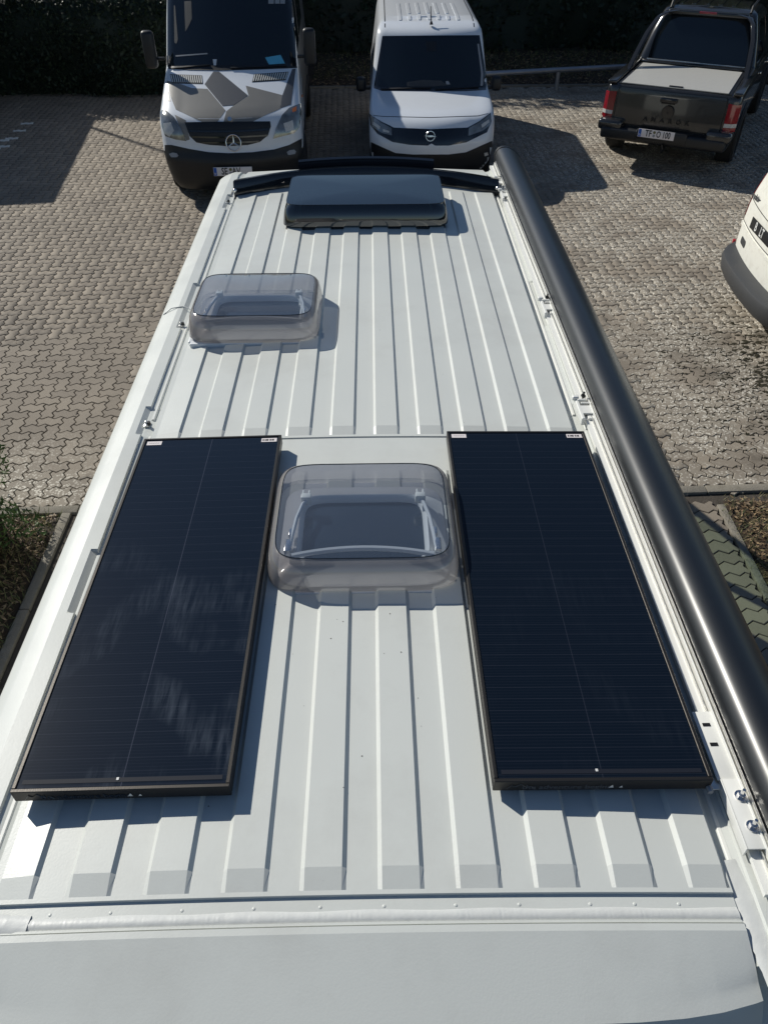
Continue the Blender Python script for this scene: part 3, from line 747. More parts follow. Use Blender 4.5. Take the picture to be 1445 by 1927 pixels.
ys = {0.375, .385, .395, .405, .415, .424, .433, .442, .45, .46, .47, .50, .565, .5775, .5785, .580, .581, .5855, .5865, .60, .6335, .6345, .636, .643, .684, 1.2, 1.6, 1.925, 1.95, 2.0, 2.0715, 2.0725, 2.1395, 2.1405, 2.152, 2.192, 2.7, 3.7, 4.2, 4.60, 4.63, 4.7, 4.8, 4.9, 5.0}
for a, b in pockets: ys |= {a-.003, a+.003, b-.003, b+.003}
ys = sorted(ys)
bm = bmesh.new(); rowsV = []
for y in ys:
    row = []
    for px_, pz_ in sideprof[::-1]: row.append(bm.verts.new((-(px_+widen(y)), y, pz_)))
    for x in xs:
        row.append(bm.verts.new((x+(widen(y) if x > .69 else -widen(y) if x < -.69 else 0), y+0.036*min(1, abs(x)/.715)**6*smst(.52, .45, y), roofz(x, y))))
    for px_, pz_ in sideprof: row.append(bm.verts.new((px_+widen(y), y, pz_)))
    rowsV.append(row)
# rear closing: drop the last row straight down
base = rowsV[0]; low = [bm.verts.new((v.co.x*0.99, 0.36, min(v.co.z, -2.15) if v.co.z < -2.1 else v.co.z-0.0)) for v in base]
dn = [bm.verts.new((v.co.x, 0.34, -2.15)) for v in base]
for a, b in zip(rowsV, rowsV[1:]):
    for k in range(len(a)-1): bm.faces.new((a[k], a[k+1], b[k+1], b[k]))
for k in range(len(base)-1):
    if (base[k].co.z > -2.1 or base[k+1].co.z > -2.1): bm.faces.new((dn[k], dn[k+1], base[k+1], base[k]))
bmesh.ops.delete(bm, geom=low, context='VERTS')
# cab (front) : scaled copies of the last section
last = rowsV[-1]; nside = len(sideprof)
cabst = [(5.0, 2.13, 1.0), (5.12, 2.11, .995), (5.5, 1.84, .98), (5.9, 1.52, .965), (6.02, 1.42, .96), (6.3, 1.22, .94), (6.42, .95, .92), (6.46, .5, .90)]
rows2 = [last]
sec = [(v.co.x, v.co.z) for v in last]
for y, h_, w_ in cabst[1:]:
    rows2.append([bm.verts.new((x*w_, y, -2.15+(z+2.15)*h_/2.13)) for x, z in sec])
gl_w, gl_s = [], []
wr = (1, 3)
for ri, (a, b) in enumerate(zip(rows2, rows2[1:])):
    for k in range(len(a)-1):
        xm = abs((sec[k][0]+sec[k+1][0])/2)
        side_idx = k if k < nside else (len(a)-2-k)
        q = (a[k], a[k+1], b[k+1], b[k])
        if 1 <= ri <= 3 and xm < 0.80: gl_w.append([v.co.copy() for v in q]); continue
        if 1 <= ri <= 2 and side_idx in (3, 4, 5) and xm > 0.9: gl_s.append([v.co.copy() for v in q]); continue
        bm.faces.new(q)
bm.faces.new(rows2[-1])
bmesh.ops.delete(bm, geom=[f for f in bm.faces if len(f.verts) == 4 and 4.30 < f.calc_center_median().y < 5.0 and abs(f.calc_center_median().x) > .93 and -1.1 < f.calc_center_median().z < -.5 and f.calc_center_median().y > 4.62], context='FACES')
bmesh.ops.recalc_face_normals(bm, faces=bm.faces)
bm.normal_update()
body = put('body', V_(bm), 'white', van, 28)
bm = bmesh.new(); bm.from_mesh(body.data)
for e in bm.edges:
    a_, b_ = e.verts
    if max(abs(a_.co.x), abs(b_.co.x)) < .84 and min(a_.co.z, b_.co.z) > BZ-.08 and len(e.link_faces) == 2 and min(a_.co.y, b_.co.y) > .56:
        e.smooth = e.link_faces[0].normal.dot(e.link_faces[1].normal) > cos(radians(2.5))
bm.to_mesh(body.data); bm.free()
def facelist(fl):
    bm = bmesh.new()
    for q in fl: bm.faces.new([bm.verts.new(v) for v in q])
    bmesh.ops.remove_doubles(bm, verts=bm.verts, dist=1e-4); return bm
put('windscreen', V_(facelist(gl_w)), 'tintglass', van)
for s in (-1, 1):
    put('side_window', V_(facelist([q for q in gl_s if q[0].x*s > 0])), 'tintglass', van)
    bm = bmesh.new(); bm.faces.new([bm.verts.new((s*(xx), yy, zz)) for xx, yy, zz in ((.985, 4.64, -.5), (.985, 5.0, -.5), (1.03, 5.0, -1.08), (1.03, 4.64, -1.08))]); put('door_window', V_(bm), 'tintglass', van)
put('floor', V_(B(((0, 3.3, -2.0), (1.9, 5.9, .06)))), 'blackp', van)
put('dashboard', V_(B(((0, 5.85, -1.15), (1.7, .45, .5), .05))), 'blackp', van)
for s in (-1, 1):
    for yy in (1.6, 5.55): wheel(van, (s*.93, yy, .30), .34, .2, s)
# sealant bead with ripples, two layers of tape at the corners, weld studs
bm = bmesh.new(); nx = 360; R_ = []
for i in range(nx+1):
    x = -.715+1.43*i/nx; wv = 0.0008*sin(i*2.9+1.2*sin(i*.37))*(0.35+0.65*(sin(i*.045)**2)); zb = -0.02*(x/.715)**2-0.007; y0 = 0.0014*sin(i*.11)
    R_.append([(x, .6085+y0, zb), (x, .604, zb+.0022+wv*.4), (x, .597, zb+.0032+wv), (x, .590, zb+.0022+wv*.5), (x, .586, zb-.001)])
rings_loft(bm, R_, close=False); bmesh.ops.recalc_face_normals(bm, faces=bm.faces)
for f in bm.faces:
    if f.normal.z < 0: f.normal_flip()
put('sealant_bead', V_(bm), 'sealant', van, 60)
for x in (-.585, -.47, -.335, -.20, -.075, .045, .18, .30, .435, .52, .605):
    bm = bmesh.new(); bmesh.ops.create_uvsphere(bm, u_segments=10, v_segments=6, radius=.0036); bmesh.ops.scale(bm, vec=(1, 1, .28), verts=bm.verts); bmesh.ops.translate(bm, vec=(x, .615, -0.02*(x/.715)**2-.007), verts=bm.verts)
    put('stud', V_(bm), 'white', van)
def ribbon(pts, w, z0, amp, seed=0):
    bm = bmesh.new(); r = random.Random(seed); R_ = []; fine = []
    for a, b in zip(pts, pts[1:]):
        for i in range(12): t = i/12; fine.append((a[0]+(b[0]-a[0])*t, a[1]+(b[1]-a[1])*t))
    fine.append(pts[-1])
    for i, p in enumerate(fine):
        q = fine[min(i+1, len(fine)-1)]; o = fine[max(i-1, 0)]; d = Vector((q[0]-o[0], q[1]-o[1])).normalized(); nrm = Vector((-d.y, d.x)); ww = w*(1+r.uniform(-.05, .05))
        R_.append([(p[0]+nrm.x*ww*s, p[1]+nrm.y*ww*s, z0+roofz(max(-.88, min(.88, p[0])), .7)*0+zz*amp+r.uniform(-.07, .07)*amp) for s, zz in ((-1, -.6), (-.7, .5), (-.2, 1), (.3, .8), (.8, .5), (1, -.6))])
    rings_loft(bm, R_, close=False)
    bm.normal_update()
    for f in bm.faces:
        if f.normal.z < 0: f.normal_flip()
    return bm
for s in (-1, 1):
    put('seam_tape', V_(ribbon([(s*.728, .70), (s*.738, .62), (s*.742, .52), (s*.748, .44), (s*.752, .40)], .022, -.029, .0022, 3+s)), 'sealant', van, 50)
put('seam_tape', V_(ribbon([(-.80, .64), (-.76, .615), (-.70, .60), (-.62, .596)], .020, -.021, .0035, 9)), 'sealant', van, 50)
put('seam_tape', V_(ribbon([(-.80, .88), (-.79, .80), (-.775, .70), (-.77, .64)], .03, -.023, .003, 19)), 'sealant', van, 50)
# gutter inlay strips and clips
for s in (-1, 1):
    bm = bmesh.new(); box(bm, (s*.737, 1.4, -.033), (.010, 1.6, .006), .002, None, 1); put('gutter_strip', V_(bm), 'rail', van)
    bm = bmesh.new(); P_ = [(s*(.737+widen(y)), y, -.033) for y in (2.3, 3.0, 3.7, 4.4, 4.9)]
    tube(bm, P_, .006, 6); put('gutter_strip', V_(bm), 'rail', van)
for (x, y) in ((-.764, 2.27), (-.782, 3.02), (-.795, 4.53)):
    bm = B(((x, y, -.027), (.016, .035, .006), .002), ((x, y, -.02), (.009, .009, .012), .002)); put('roof_mount', V_(bm), 'silver', van)
    bm = bmesh.new(); bmesh.ops.create_cone(bm, cap_ends=True, segments=12, radius1=.0075, radius2=.006, depth=.012); bmesh.ops.translate(bm, vec=(x+.012, y-.012, -.016), verts=bm.verts); put('mount_plug', V_(bm), 'blackp', van)
# thin transverse sealing line over the left roof rail (photo: at the mid rooflight)
put('seal_line', V_(tube(bmesh.new(), [(-.90, 3.13, -.075), (-.882, 3.145, -.04), (-.85, 3.165, -.022), (-.80, 3.17, -.016), (-.765, 3.15, -.019), (-.74, 3.12, -.03)], .0025, 6)), 'sealant', van)

spk = bmesh.new()
for i in range(60):
    x = random.uniform(-.66, .66); y = random.choice([random.uniform(.64, 1.4), random.uniform(2.2, 4.5), random.gauss(1.30, .08)])
    if ribh(x) not in (0, 1): continue
    q = random.uniform(.0006, .0018); z = roofz(x, y)+.0006; a0 = random.random()*6
    spk.faces.new([spk.verts.new((x+q*random.uniform(.5, 1.6)*cos(a0+k*1.2566), y+q*random.uniform(.5, 1.4)*sin(a0+k*1.2566), z)) for k in range(5)])
put('dirt_specks', V_(spk), 'moss', van, kind='stuff')

# front spoiler, dark gloss
def arc_strip(x0, x1, yc, sag, prof, n=24):
    rs = []
    for i in range(n+1):
        x = x0+(x1-x0)*i/n; y = yc-sag*(x/.76)**2
        rs.append([(x, y+dy, z-0.02*(x/.76)**2) for dy, z in prof])
    bm = bmesh.new(); rings_loft(bm, rs, cap0=True, cap1=True); bmesh.ops.recalc_face_normals(bm, faces=bm.faces); return bm
put('front_deflector', V_(arc_strip(-.762, .772, 4.80, .175, [(-.02, -.01), (-.015, .055), (.0, .078), (.05, .072), (.12, .03), (.14, -.03), (.02, -.03)])), 'blackg', van)
put('deflector_lip', V_(arc_strip(-.40, .41, 4.905, .16, [(-.005, .045), (.0, .098), (.02, .105), (.07, .085), (.10, .03)])), 'blackg', van)
for s in (-.755, .765):
    bm = bmesh.new(); bmesh.ops.create_uvsphere(bm, u_segments=10, v_segments=8, radius=.012); bmesh.ops.translate(bm, vec=(s, 4.60, .015), verts=bm.verts); put('deflector_foot', V_(bm), 'chrome', van)

# rooflights
def sq(cx, cy, a, b, z, n=40, p=4.5, dz=0.0):
    out = []
    for i in range(n):
        t = 2*pi*i/n; c, s = cos(t), sin(t)
        out.append((cx+a*abs(c)**(2/p)*(1 if c >= 0 else -1), cy+b*abs(s)**(2/p)*(1 if s >= 0 else -1), z+dz*s))
    return out
def dome(bm, cx, cy, a, b, z, crown, n=40, p=4.5, K=7, dz=0):
    rs = [sq(cx, cy, a*(1-k/K), b*(1-k/K), z+crown*(1-(1-k/K)**2), n, p, dz*(1-k/K)) for k in range(K)]
    R = rings_loft(bm, rs); c = bm.verts.new((cx, cy, z+crown))
    for k in range(n): bm.faces.new((R[-1][k], R[-1][(k+1) % n], c))
def rooflight(cx, cy, a, b, h, dark=False, label=None):
    n, p = (72, 11.0) if dark else (64, 7.0)
    sk = 'darkdome' if dark else 'smoke'
    bm = bmesh.new()
    ia, ib = (a*.945, b*.88) if dark else (a*.895, b*.85)
    rs = [sq(cx, cy, a*.965, b*.965, -.014, n, p), sq(cx, cy, a*.975, b*.97, .006, n, p), sq(cx, cy, a, b, .014, n, p), sq(cx, cy, a*.998, b*.995, .030, n, p),
          sq(cx, cy, a*.985, b*.975, h*.55, n, p), sq(cx, cy, a*.965, b*.945, h*.80, n, p), sq(cx, cy, a*.935, b*.90, h*.94, n, p), sq(cx, cy, ia, ib, h, n, p)]
    rings_loft(bm, rs); bmesh.ops.recalc_face_normals(bm, faces=bm.faces)
    rl = put('rooflight', V_(bm), sk, van, 40, label=label)
    put('gasket', V_(tube(bmesh.new(), sq(cx, cy, ia*1.002, ib*1.002, h+.001, n, p)+sq(cx, cy, ia*1.002, ib*1.002, h+.001, n, p)[:1], .0016, 6, False)), 'blackg', rl)
    bm = bmesh.new(); dome(bm, cx, cy, ia, ib, h+.001, .005 if dark else .014, n, p); put('dome', V_(bm), 'darkdome' if dark else 'domeglass', rl, 60)
    # inner tray: flange, opening with blind, frame, hinges
    put('seal_frame', V_(B(((cx, cy-b*.93, -.008), (a*1.9, .03, .02), .004), ((cx, cy+b*.93, -.008), (a*1.9, .03, .02), .004), ((cx-a*.93, cy, -.008), (.03, b*1.8, .02), .004), ((cx+a*.93, cy, -.008), (.03, b*1.8, .02), .004))), 'blackp' if dark else 'inner', rl)
    oa, ob = a*.67, b*.56; cy0 = cy; cy = cy-.012
    bm = bmesh.new(); rs = [sq(cx, cy, a*.90, b*.88, .012, n, p), sq(cx, cy, oa*1.12, ob*1.14, .030, n, p), sq(cx, cy, oa*1.05, ob*1.06, .040, n, p), sq(cx, cy, oa, ob, .034, n, p), sq(cx, cy, oa*.98, ob*.98, .014, n, p)]
    rings_loft(bm, rs); bmesh.ops.recalc_face_normals(bm, faces=bm.faces); put('inner_frame', V_(bm), 'blackp' if dark else 'inner', rl, 50)
    bm = bmesh.new(); bm.faces.new([bm.verts.new(v) for v in sq(cx, cy, oa, ob, .016, n, p)]); put('blind', V_(bm), 'blind', rl)
    if not dark:
        for s in (-1, 1):
            pts = [(cx+s*oa*.90, cy+ob*.75, .06), (cx+s*oa*1.0, cy+ob*.55, .062), (cx+s*oa*1.08, cy+ob*.1, .060), (cx+s*oa*1.12, cy-ob*.4, .060), (cx+s*oa*1.15, cy-ob*.9, .058)]
            put('hinge_arm', V_(tube(bmesh.new(), pts, .006, 7)), 'inner', rl)
            put('hinge', V_(B(((cx+s*oa*.95, cy+ob*.72, .062), (.030, .022, .03), .004), ((cx+s*oa*.90, cy+ob*.80, .07), (.006, .03, .012), .002), ((cx+s*oa*1.0, cy+ob*.80, .07), (.006, .03, .012), .002))), 'rail', rl)
            put('latch', V_(B(((cx+s*oa*1.17, cy-ob*.75, .05), (.018, .05, .03), .004), ((cx+s*oa*1.15, cy-ob*.35, .055), (.010, .03, .02), .003))), 'chrome', rl)
        put('handle_bar', V_(tube(bmesh.new(), [(cx+oa*1.1*(t/6-1)*1.0, cy-ob*1.02+.028*(1-(t/6-1)**2), .056) for t in range(13)], .008, 7)), 'inner', rl)
    else:
        for s in (-1, 1): put('hinge_arm', V_(B(((cx+s*a*.80, cy, .05), (.012, b*1.2, .02), .003))), 'inner', rl)
    return rl
rooflight(0.002, 1.652, .262, .240, .097, label='clear rooflight between the solar panels')
rooflight(-.449, 3.028, .266, .235, .105, label='clear rooflight at the left edge of the roof')
rooflight(.003, 4.295, .436, .275, .115, True, label='wide dark tinted rooflight at the front')
for x in (-.60, -.50, -.32): # little rivets along the mid rooflight's far edge
    bm = bmesh.new(); bmesh.ops.create_uvsphere(bm, u_segments=8, v_segments=6, radius=.005); bmesh.ops.translate(bm, vec=(x, 3.225, .098), verts=bm.verts); put('rivet', V_(bm), 'chrome', van)

# solar panels
def solar(label, x0, x1, y0, y1, zt, tilt, gmat, left):
    cx, cy = (x0+x1)/2, (y0+y1)/2; W, Lh = x1-x0, y1-y0; th = .035
    Mt = VM @ Matrix.Translation((cx, cy, zt)) @ Matrix.Rotation(tilt, 4, 'Y')
    t = thing('solar_panel', label, 'solar panel', Mt, 'solar panels bolted to the van roof')
    fw = .0085
    bm = bmesh.new()
    for c, s in (((0, -Lh/2+fw/2, -th/2), (W, fw, th)), ((0, Lh/2-fw/2, -th/2), (W, fw, th)), ((-W/2+fw/2, 0, -th/2), (fw, Lh-2*fw-.0004, th)), ((W/2-fw/2, 0, -th/2), (fw, Lh-2*fw-.0004, th))): box(bm, c, s, .0012, None, 1)
    fr = put('frame', bm, 'frame', t)
    put('glass', B(((0, 0, -.006), (W-2*fw-.001, Lh-2*fw-.001, .006))), gmat, t)
    put('junction_strip', B(((0, -Lh/2+.024, -.00265), (W-.035, .010, .0004))), 'strip', t)
    put('solder_mark', B(((-.01, -Lh/2+.026, -.0018), (.005, .006, .0012))), 'whiteprint', t)
    for sx_, wd in ((-1, .048), (1, .050)):
        lab = put('sticker', B(((sx_*(W/2-.038), Lh/2-.026, -.0022), (wd, .020, .001))), 'plate', t)
        if sx_ > 0:
            bm = bmesh.new(); xx = -.019
            for q, bw in enumerate((.004, .002, .003, .005, .001, .003, .002, .004, .002, .003)):
                if xx > .016: break
                box(bm, (W/2-.038+xx, Lh/2-.026, -.0015), (bw, .009, .0004)); xx += bw+.0018
            put('barcode', bm, 'ink', lab)
        else:
            bm = tube(bmesh.new(), [(-(W/2-.038)-.017+q*.0017, Lh/2-.026+.0022*sin(q*2.1)*cos(q*.7), -.0013) for q in range(21)], .0004, 4); put('printed_line', bm, 'badgegrey', lab)
    bm = textbm('the adventure begins', .022, .0003); bmesh.ops.transform(bm, matrix=Matrix.Translation((-.075, -Lh/2-.0006, -.021)) @ TXT_MY @ Matrix.Shear('XY', 4, (.25, 0)) , verts=bm.verts); put('lettering', bm, 'blackg' if left else 'anthra', fr)
    bm = bmesh.new()
    pk = [(-.20, -.026), (-.19, -.013), (-.183, -.018), (-.172, -.008), (-.158, -.022), (-.150, -.016), (-.140, -.027)]
    tube(bm, [(x, -Lh/2-.0008, z) for x, z in pk], .0009, 4); put('mountain_line', bm, 'blackg' if left else 'anthra', fr)
    bm = bmesh.new()
    for x, s in ((.012, .011), (.034, .008)):
        bm.faces.new([bm.verts.new(v) for v in ((x, -Lh/2-.0012, -.024), (x+s, -Lh/2-.0012, -.024), (x+s*.7, -Lh/2-.0012, -.024+s))])
    put('tent_mark', bm, 'whiteprint', fr)
    for sy in (-1, 0, 1):
        put('bracket', B(((-W/2+.04, sy*(Lh/2-.12), -th-.005), (.04, .05, .014), .002)), 'silver', t); put('bracket', B(((W/2-.04, sy*(Lh/2-.12), -th-.005), (.04, .05, .014), .002)), 'silver', t)
    if not left:
        put('mounting_strap', B(((W/2+.032, -Lh/2+.012, -.038), (.075, .026, .004), .001), ((W/2+.072, -Lh/2+.012, -.045), (.014, .026, .016), .001)), 'silver', t)
        bm = bmesh.new(); bmesh.ops.create_cone(bm, cap_ends=True, segments=10, radius1=.007, radius2=.006, depth=.012); xf(bm, Matrix.Translation((W/2-.004, -Lh/2-.007, -.026)) @ Matrix.Rotation(radians(90), 4, 'X')); put('bolt', bm, 'pipe', t)
    return t
solar('solar panel on the left half of the van roof, streaked with wiped dust', -.718, -.268, .832, 2.085, .045, radians(-1.2), 'solarL', True)
solar('clean black solar panel on the right half of the roof beside the awning', .275, .730, .834, 2.097, .045, radians(.8), 'solarR', False)

# awning
AY0, AY1 = .60, 5.17
aw = thing('roof_awning', 'long anthracite cassette awning along the right edge of the van roof', 'awning', VM @ Matrix.Translation((.88, AY0, -.06)))
def A(bm): return xf(bm, Matrix.Translation((-.88, -AY0, .06)))
prof = [(.806, .020), (.803, .045), (.810, .066), (.824, .082), (.843, .091), (.866, .093), (.892, .086), (.918, .072), (.942, .052), (.962, .030), (.974, .008), (.978, -.014), (.978, -.030), (.99, -.034), (.998, -.048), (.996, -.075), (.975, -.092), (.86, -.095), (.83, -.06), (.812, -.02)]
aj = lambda y: 0.012*smst(1.0, 4.5, y)
bm = bmesh.new(); rings_loft(bm, [[(x+aj(y), y, z) for x, z in prof] for y in (AY0+.03, 1.5, 2.5, 3.5, 4.5, AY1-.04)], cap0=True, cap1=True); bmesh.ops.recalc_face_normals(bm, faces=bm.faces)
put('case', A(bm), 'awning', aw, 40)
bm = bmesh.new(); tube(bm, [(.9815+aj(y), y, -.029) for y in (AY0+.04, 1.5, 2.5, 3.5, 4.5, AY1-.05)], .0022, 6); put('lead_rail_edge', A(bm), 'silver', aw)
def scl(s): cx, cz = .89, 0; return [(cx+(x-cx)*s, cz+(z-cz)*s) for x, z in prof]
for ya, yb in ((AY1-.04, AY1), (AY0+.03, AY0)):
    bm = bmesh.new(); rings_loft(bm, [[(x+aj(ya), y, z) for x, z in scl(s)] for y, s in ((ya, 1.03), (ya+(yb-ya)*.7, 1.03), (yb, .9))], cap0=True, cap1=True); bmesh.ops.recalc_face_normals(bm, faces=bm.faces); put('end_cap', A(bm), 'blackp', aw)
# white adapter rail between gutter and case
for x, z, wx, hz, m_ in ((.778, -.004, .026, .012, 'rail'), (.7935, .006, .003, .03, 'rail'), (.7995, .010, .004, .036, 'silver'), (.786, .004, .003, .012, 'silver')):
    bm = bmesh.new(); rings_loft(bm, [[(x+sx_*wx/2+aj(y)*1.0, y, z+sz*hz/2) for sx_, sz in ((-1, -1), (1, -1), (1, 1), (-1, 1))] for y in (AY0+.02, 1.5, 2.5, 3.5, 4.5, AY1-.1)], cap0=True, cap1=True); bmesh.ops.recalc_face_normals(bm, faces=bm.faces)
    put('adapter_rail', A(bm), m_, aw)
for y0, sh_ in ((2.22, .0), (3.02, .012), (4.44, .022), (4.66, .022)):
    bm = bmesh.new(); xx = .757+sh_
    box(bm, (xx, y0+.05, .004), (.012, .13, .028), .002, None, 1); box(bm, (xx+.022, y0+.045, .014), (.045, .05, .006), .001, None, 1); box(bm, (xx+.016, y0+.10, .006), (.03, .008, .035), .001, Matrix.Rotation(.0, 3, 'Z'), 1)
    box(bm, (xx+.028, y0+.085, .016), (.035, .007, .007), .001, None, 1); box(bm, (xx+.03, y0+.012, .0), (.02, .03, .02), .002, None, 1); box(bm, (xx-.004, y0+.115, .02), (.022, .018, .016), .003, None, 1)
    br = put('bracket', A(bm), 'rail', aw)
    bm = bmesh.new(); tube(bm, [(xx+.024, y0+.12, .0), (xx+.026, y0+.12, .04)], .004, 8); tube(bm, [(xx+.024, y0+.12, .022), (xx+.026, y0+.12, .028)], .009, 6); put('bolt', A(bm), 'blackp' if y0 > 2 and y0 < 4 else 'silver', br)
# rear mounting plate with two bolts and the slotted plate
bm = B(((.780, .775, .016), (.048, .150, .004), .001), ((.757, .775, .004), (.004, .150, .028), .001)); pl = put('mounting_plate', A(bm), 'rail', aw)
for y in (.81, .745):
    bm = bmesh.new(); tube(bm, [(.783, y, .018), (.783, y, .021)], .013, 14); tube(bm, [(.783, y, .021), (.783, y, .029)], .008, 6); tube(bm, [(.783, y, .029), (.7832, y, .044)], [.0045, .0035], 8); put('bolt', A(bm), 'chrome', pl)
bm = B(((.772, .935, .012), (.044, .17, .003), .001)); pl = put('slotted_plate', A(bm), 'rail', aw)
for y in (.985, .935): put('slot', A(B(((.772, y, .0142), (.017, .008, .001)))), 'ink', pl)

# ------------------------------------------------------------------ van with camouflage foil (left)
sp = thing('panel_van', 'white high-roof van with grey and taupe geometric foil on its bonnet', 'van', Matrix.Translation((-1.85, 10.98, 0)) @ Matrix.Rotation(radians(2.6), 4, 'Z'))
lv = [(.20, .14, 5.9, .84, 0.15, 0.23), (.30, .05, 5.9, .90, 0.19, 0.25), (.45, 0, 5.9, .935, 0.21, 0.27), (.62, -.03, 5.9, .95, 0.21, 0.27), (.70, .0, 5.9, .955, 0.2, 0.26), (.74, .02, 5.9, .955, 0.19, 0.26), (.95, .05, 5.9, .955, 0.19, 0.26), (1.05, .09, 5.9, .955, 0.2, 0.26),
      (1.12, .15, 5.9, .95, 0.21, 0.26), (1.20, .30, 5.9, .945, .25, .32), (1.34, .66, 5.9, .935, .22, .28), (1.48, 1.02, 5.9, .925, .20, .22), (1.53, 1.10, 5.9, .92, .20, .18), (1.60, 1.16, 5.9, .915, .20, .16), (2.0, 1.52, 5.9, .89, .19, .14), (2.3, 1.80, 5.9, .865, .18, .14), (2.42, 1.97, 5.9, .85, .18, .16), (2.52, 2.25, 5.88, .82, .2, .2), (2.58, 2.6, 5.85, .74, .2, .2)]
sb = body_bm(lv, 2, .04, .35, ns=14); bv = BVHTree.FromBMesh(sb)
lowb = split(sb, lambda c: c.z < .705 and c.y < 1.6 or c.z < .42); sfoil = split(sb, lambda c: c.x > .80 and c.y > 1.75 and c.z < 2.45)
put('body', sb, 'white_clean', sp, 40); put('bumper', lowb, 'blackp', sp, 40); put('side_foil', sfoil, 'anthra', sp, 40, label='dark foil over the side of the van')
pm = photomap(sp)
def zp(pts, ox, oy, k): return [((ox+x/k)/1000, (oy+y/k)/1000) for x, y in pts]
Z1 = lambda pts: zp(pts, 240, 0, 3.6125)
G1 = dict(grid=.02)
patch('foil_panel', bv, Z1([(268, 548), (370, 575), (440, 600), (545, 605), (668, 752), (612, 830), (515, 832), (330, 745), (292, 650)]), pm, 'taupe', sp, .0025, th=.003, label='taupe foil on the left of the bonnet', **G1)
patch('foil_panel', bv, Z1([(805, 583), (1052, 647), (1040, 740), (945, 780), (850, 828), (655, 828), (672, 758), (728, 714), (824, 652)]), pm, 'taupe', sp, .0025, th=.003, label='taupe foil on the right of the bonnet', **G1)
patch('foil_panel', bv, Z1([(585, 488), (622, 487), (820, 650), (724, 716), (648, 722), (526, 574)]), pm, 'anthra', sp, .0045, th=.003, label='anthracite kite-shaped foil in the middle of the bonnet', **G1)
patch('foil_panel', bv, Z1([(1120, 470), (1144, 468), (1112, 712), (1036, 738), (1054, 647)]), pm, 'anthra', sp, .0025, th=.003, label='narrow anthracite foil at the bonnet edge', **G1)
patch('foil_panel', bv, Z1([(243, 550), (262, 552), (296, 690), (246, 680)]), pm, 'taupe', sp, .0025, th=.003, **G1)
patch('foil_panel', bv, Z1([(322, 780), (398, 818), (405, 860), (425, 948), (404, 955), (352, 850)]), pm, 'taupe', sp, .0025, th=.003, **G1)
ws = [(-.80, 1.62), (.80, 1.62), (.80, 1.72), (.765, 2.28), (.73, 2.33), (-.73, 2.33), (-.765, 2.28), (-.80, 1.72)]
patch('windscreen', bv, Z1([(258, 455), (262, 0), (265, -190), (300, -215), (1060, -215), (1085, -190), (1128, 0), (1148, 455), (900, 447), (600, 447), (430, 452)]), pm, 'darkglass', sp, .005, grid=.03)
patch('wiper_cowl', bv, Z1([(248, 452), (440, 450), (640, 445), (900, 445), (1150, 451), (1152, 462), (900, 472), (640, 480), (430, 478), (248, 466)]), pm, 'blackp', sp, .006, grid=.03)
patch('windscreen_seal', bv, Z1([(262, 60), (266, 20), (280, 200), (290, 440), (283, 446), (268, 440)]), pm, 'greyp', sp, .0075, th=.001)
patch('dash_edge', bv, Z1([(330, 378), (545, 362), (546, 370), (330, 387)]), pm, 'badgegrey', sp, .0075, th=.001)
patch('cup', bv, Z1([(582, 405), (608, 405), (604, 446), (588, 446)]), pm, 'inner', sp, .0075, th=.001)
patch('seat_belt', bv, Z1([(318, 40), (326, 40), (345, 270), (335, 300), (322, 290)]), pm, 'greyp', sp, .0075, th=.001)
patch('curtain', bv, Z1([(388, 10), (436, 8), (440, 130), (412, 190), (396, 215)]), pm, 'greyp', sp, .0075, th=.001)
patch('permit_card', bv, Z1([(936, 393), (1040, 375), (1070, 433), (962, 440)]), pm, 'bluecard', sp, .008, th=.001, grid=.05)
for a_, b_ in ((958, 995), (1002, 1035), (1040, 1070)): patch('sticker', bv, Z1([(a_, -2), (b_, -2), (b_, 27), (a_, 27)]), pm, 'badgegrey', sp, .008, th=.001, grid=.05)
for nm, P in (('wiper', [(300, 462), (560, 440), (566, 447), (305, 471)]), ('wiper', [(700, 462), (1080, 448), (1082, 454), (704, 470)])): patch(nm, bv, Z1(P), pm, 'ink', sp, .018, th=.012, grid=.03)
for P, dx in (([(290, 505), (508, 514), (514, 572), (306, 567)], 1), ([(862, 505), (1096, 489), (1076, 546), (848, 560)], -1)):
    v_ = patch('bonnet_vent', bv, Z1(P), pm, 'ink', sp, .004, grid=.05)
    for q in range(15):
        t0 = (q+.35)/15; t1 = (q+.72)/15; l = lambda a, b, t: (a[0]+(b[0]-a[0])*t, a[1]+(b[1]-a[1])*t)
        tp0, tp1, bt0, bt1 = l(P[0], P[1], t0), l(P[0], P[1], t1), l(P[3], P[2], t0), l(P[3], P[2], t1)
        sl = [l(tp0, bt0, .1), l(tp1, bt1, .1), l(tp1, bt1, .9), l(tp0, bt0, .9)]
        patch('vent_slat', bv, Z1(sl), pm, 'rail', v_, .010, th=.004, grid=.1)
gr_ = patch('grille', bv, Z1([(390, 832), (520, 830), (690, 828), (970, 826), (975, 860), (955, 920), (900, 965), (820, 985), (690, 993), (560, 985), (470, 968), (425, 925)]), pm, 'blackp', sp, .006, grid=.02)
for zz, hw in ((.855, .38), (.92, .50), (.985, .53)): patch('grille_bar', bv, [(-hw, zz-.010), (hw, zz-.010), (hw, zz+.010), (-hw, zz+.010)], front, 'blackg', gr_, .016, grid=.1)
patch('headlamp', bv, Z1([(224, 735), (262, 750), (320, 800), (368, 875), (402, 958), (330, 948), (262, 925), (238, 860)]), pm, 'headlamp', sp, .010, grid=.02)
patch('headlamp', bv, Z1([(1175, 705), (1178, 780), (1165, 868), (1130, 905), (990, 942), (1010, 870), (1050, 785), (1100, 735)]), pm, 'headlamp', sp, .010, grid=.02)
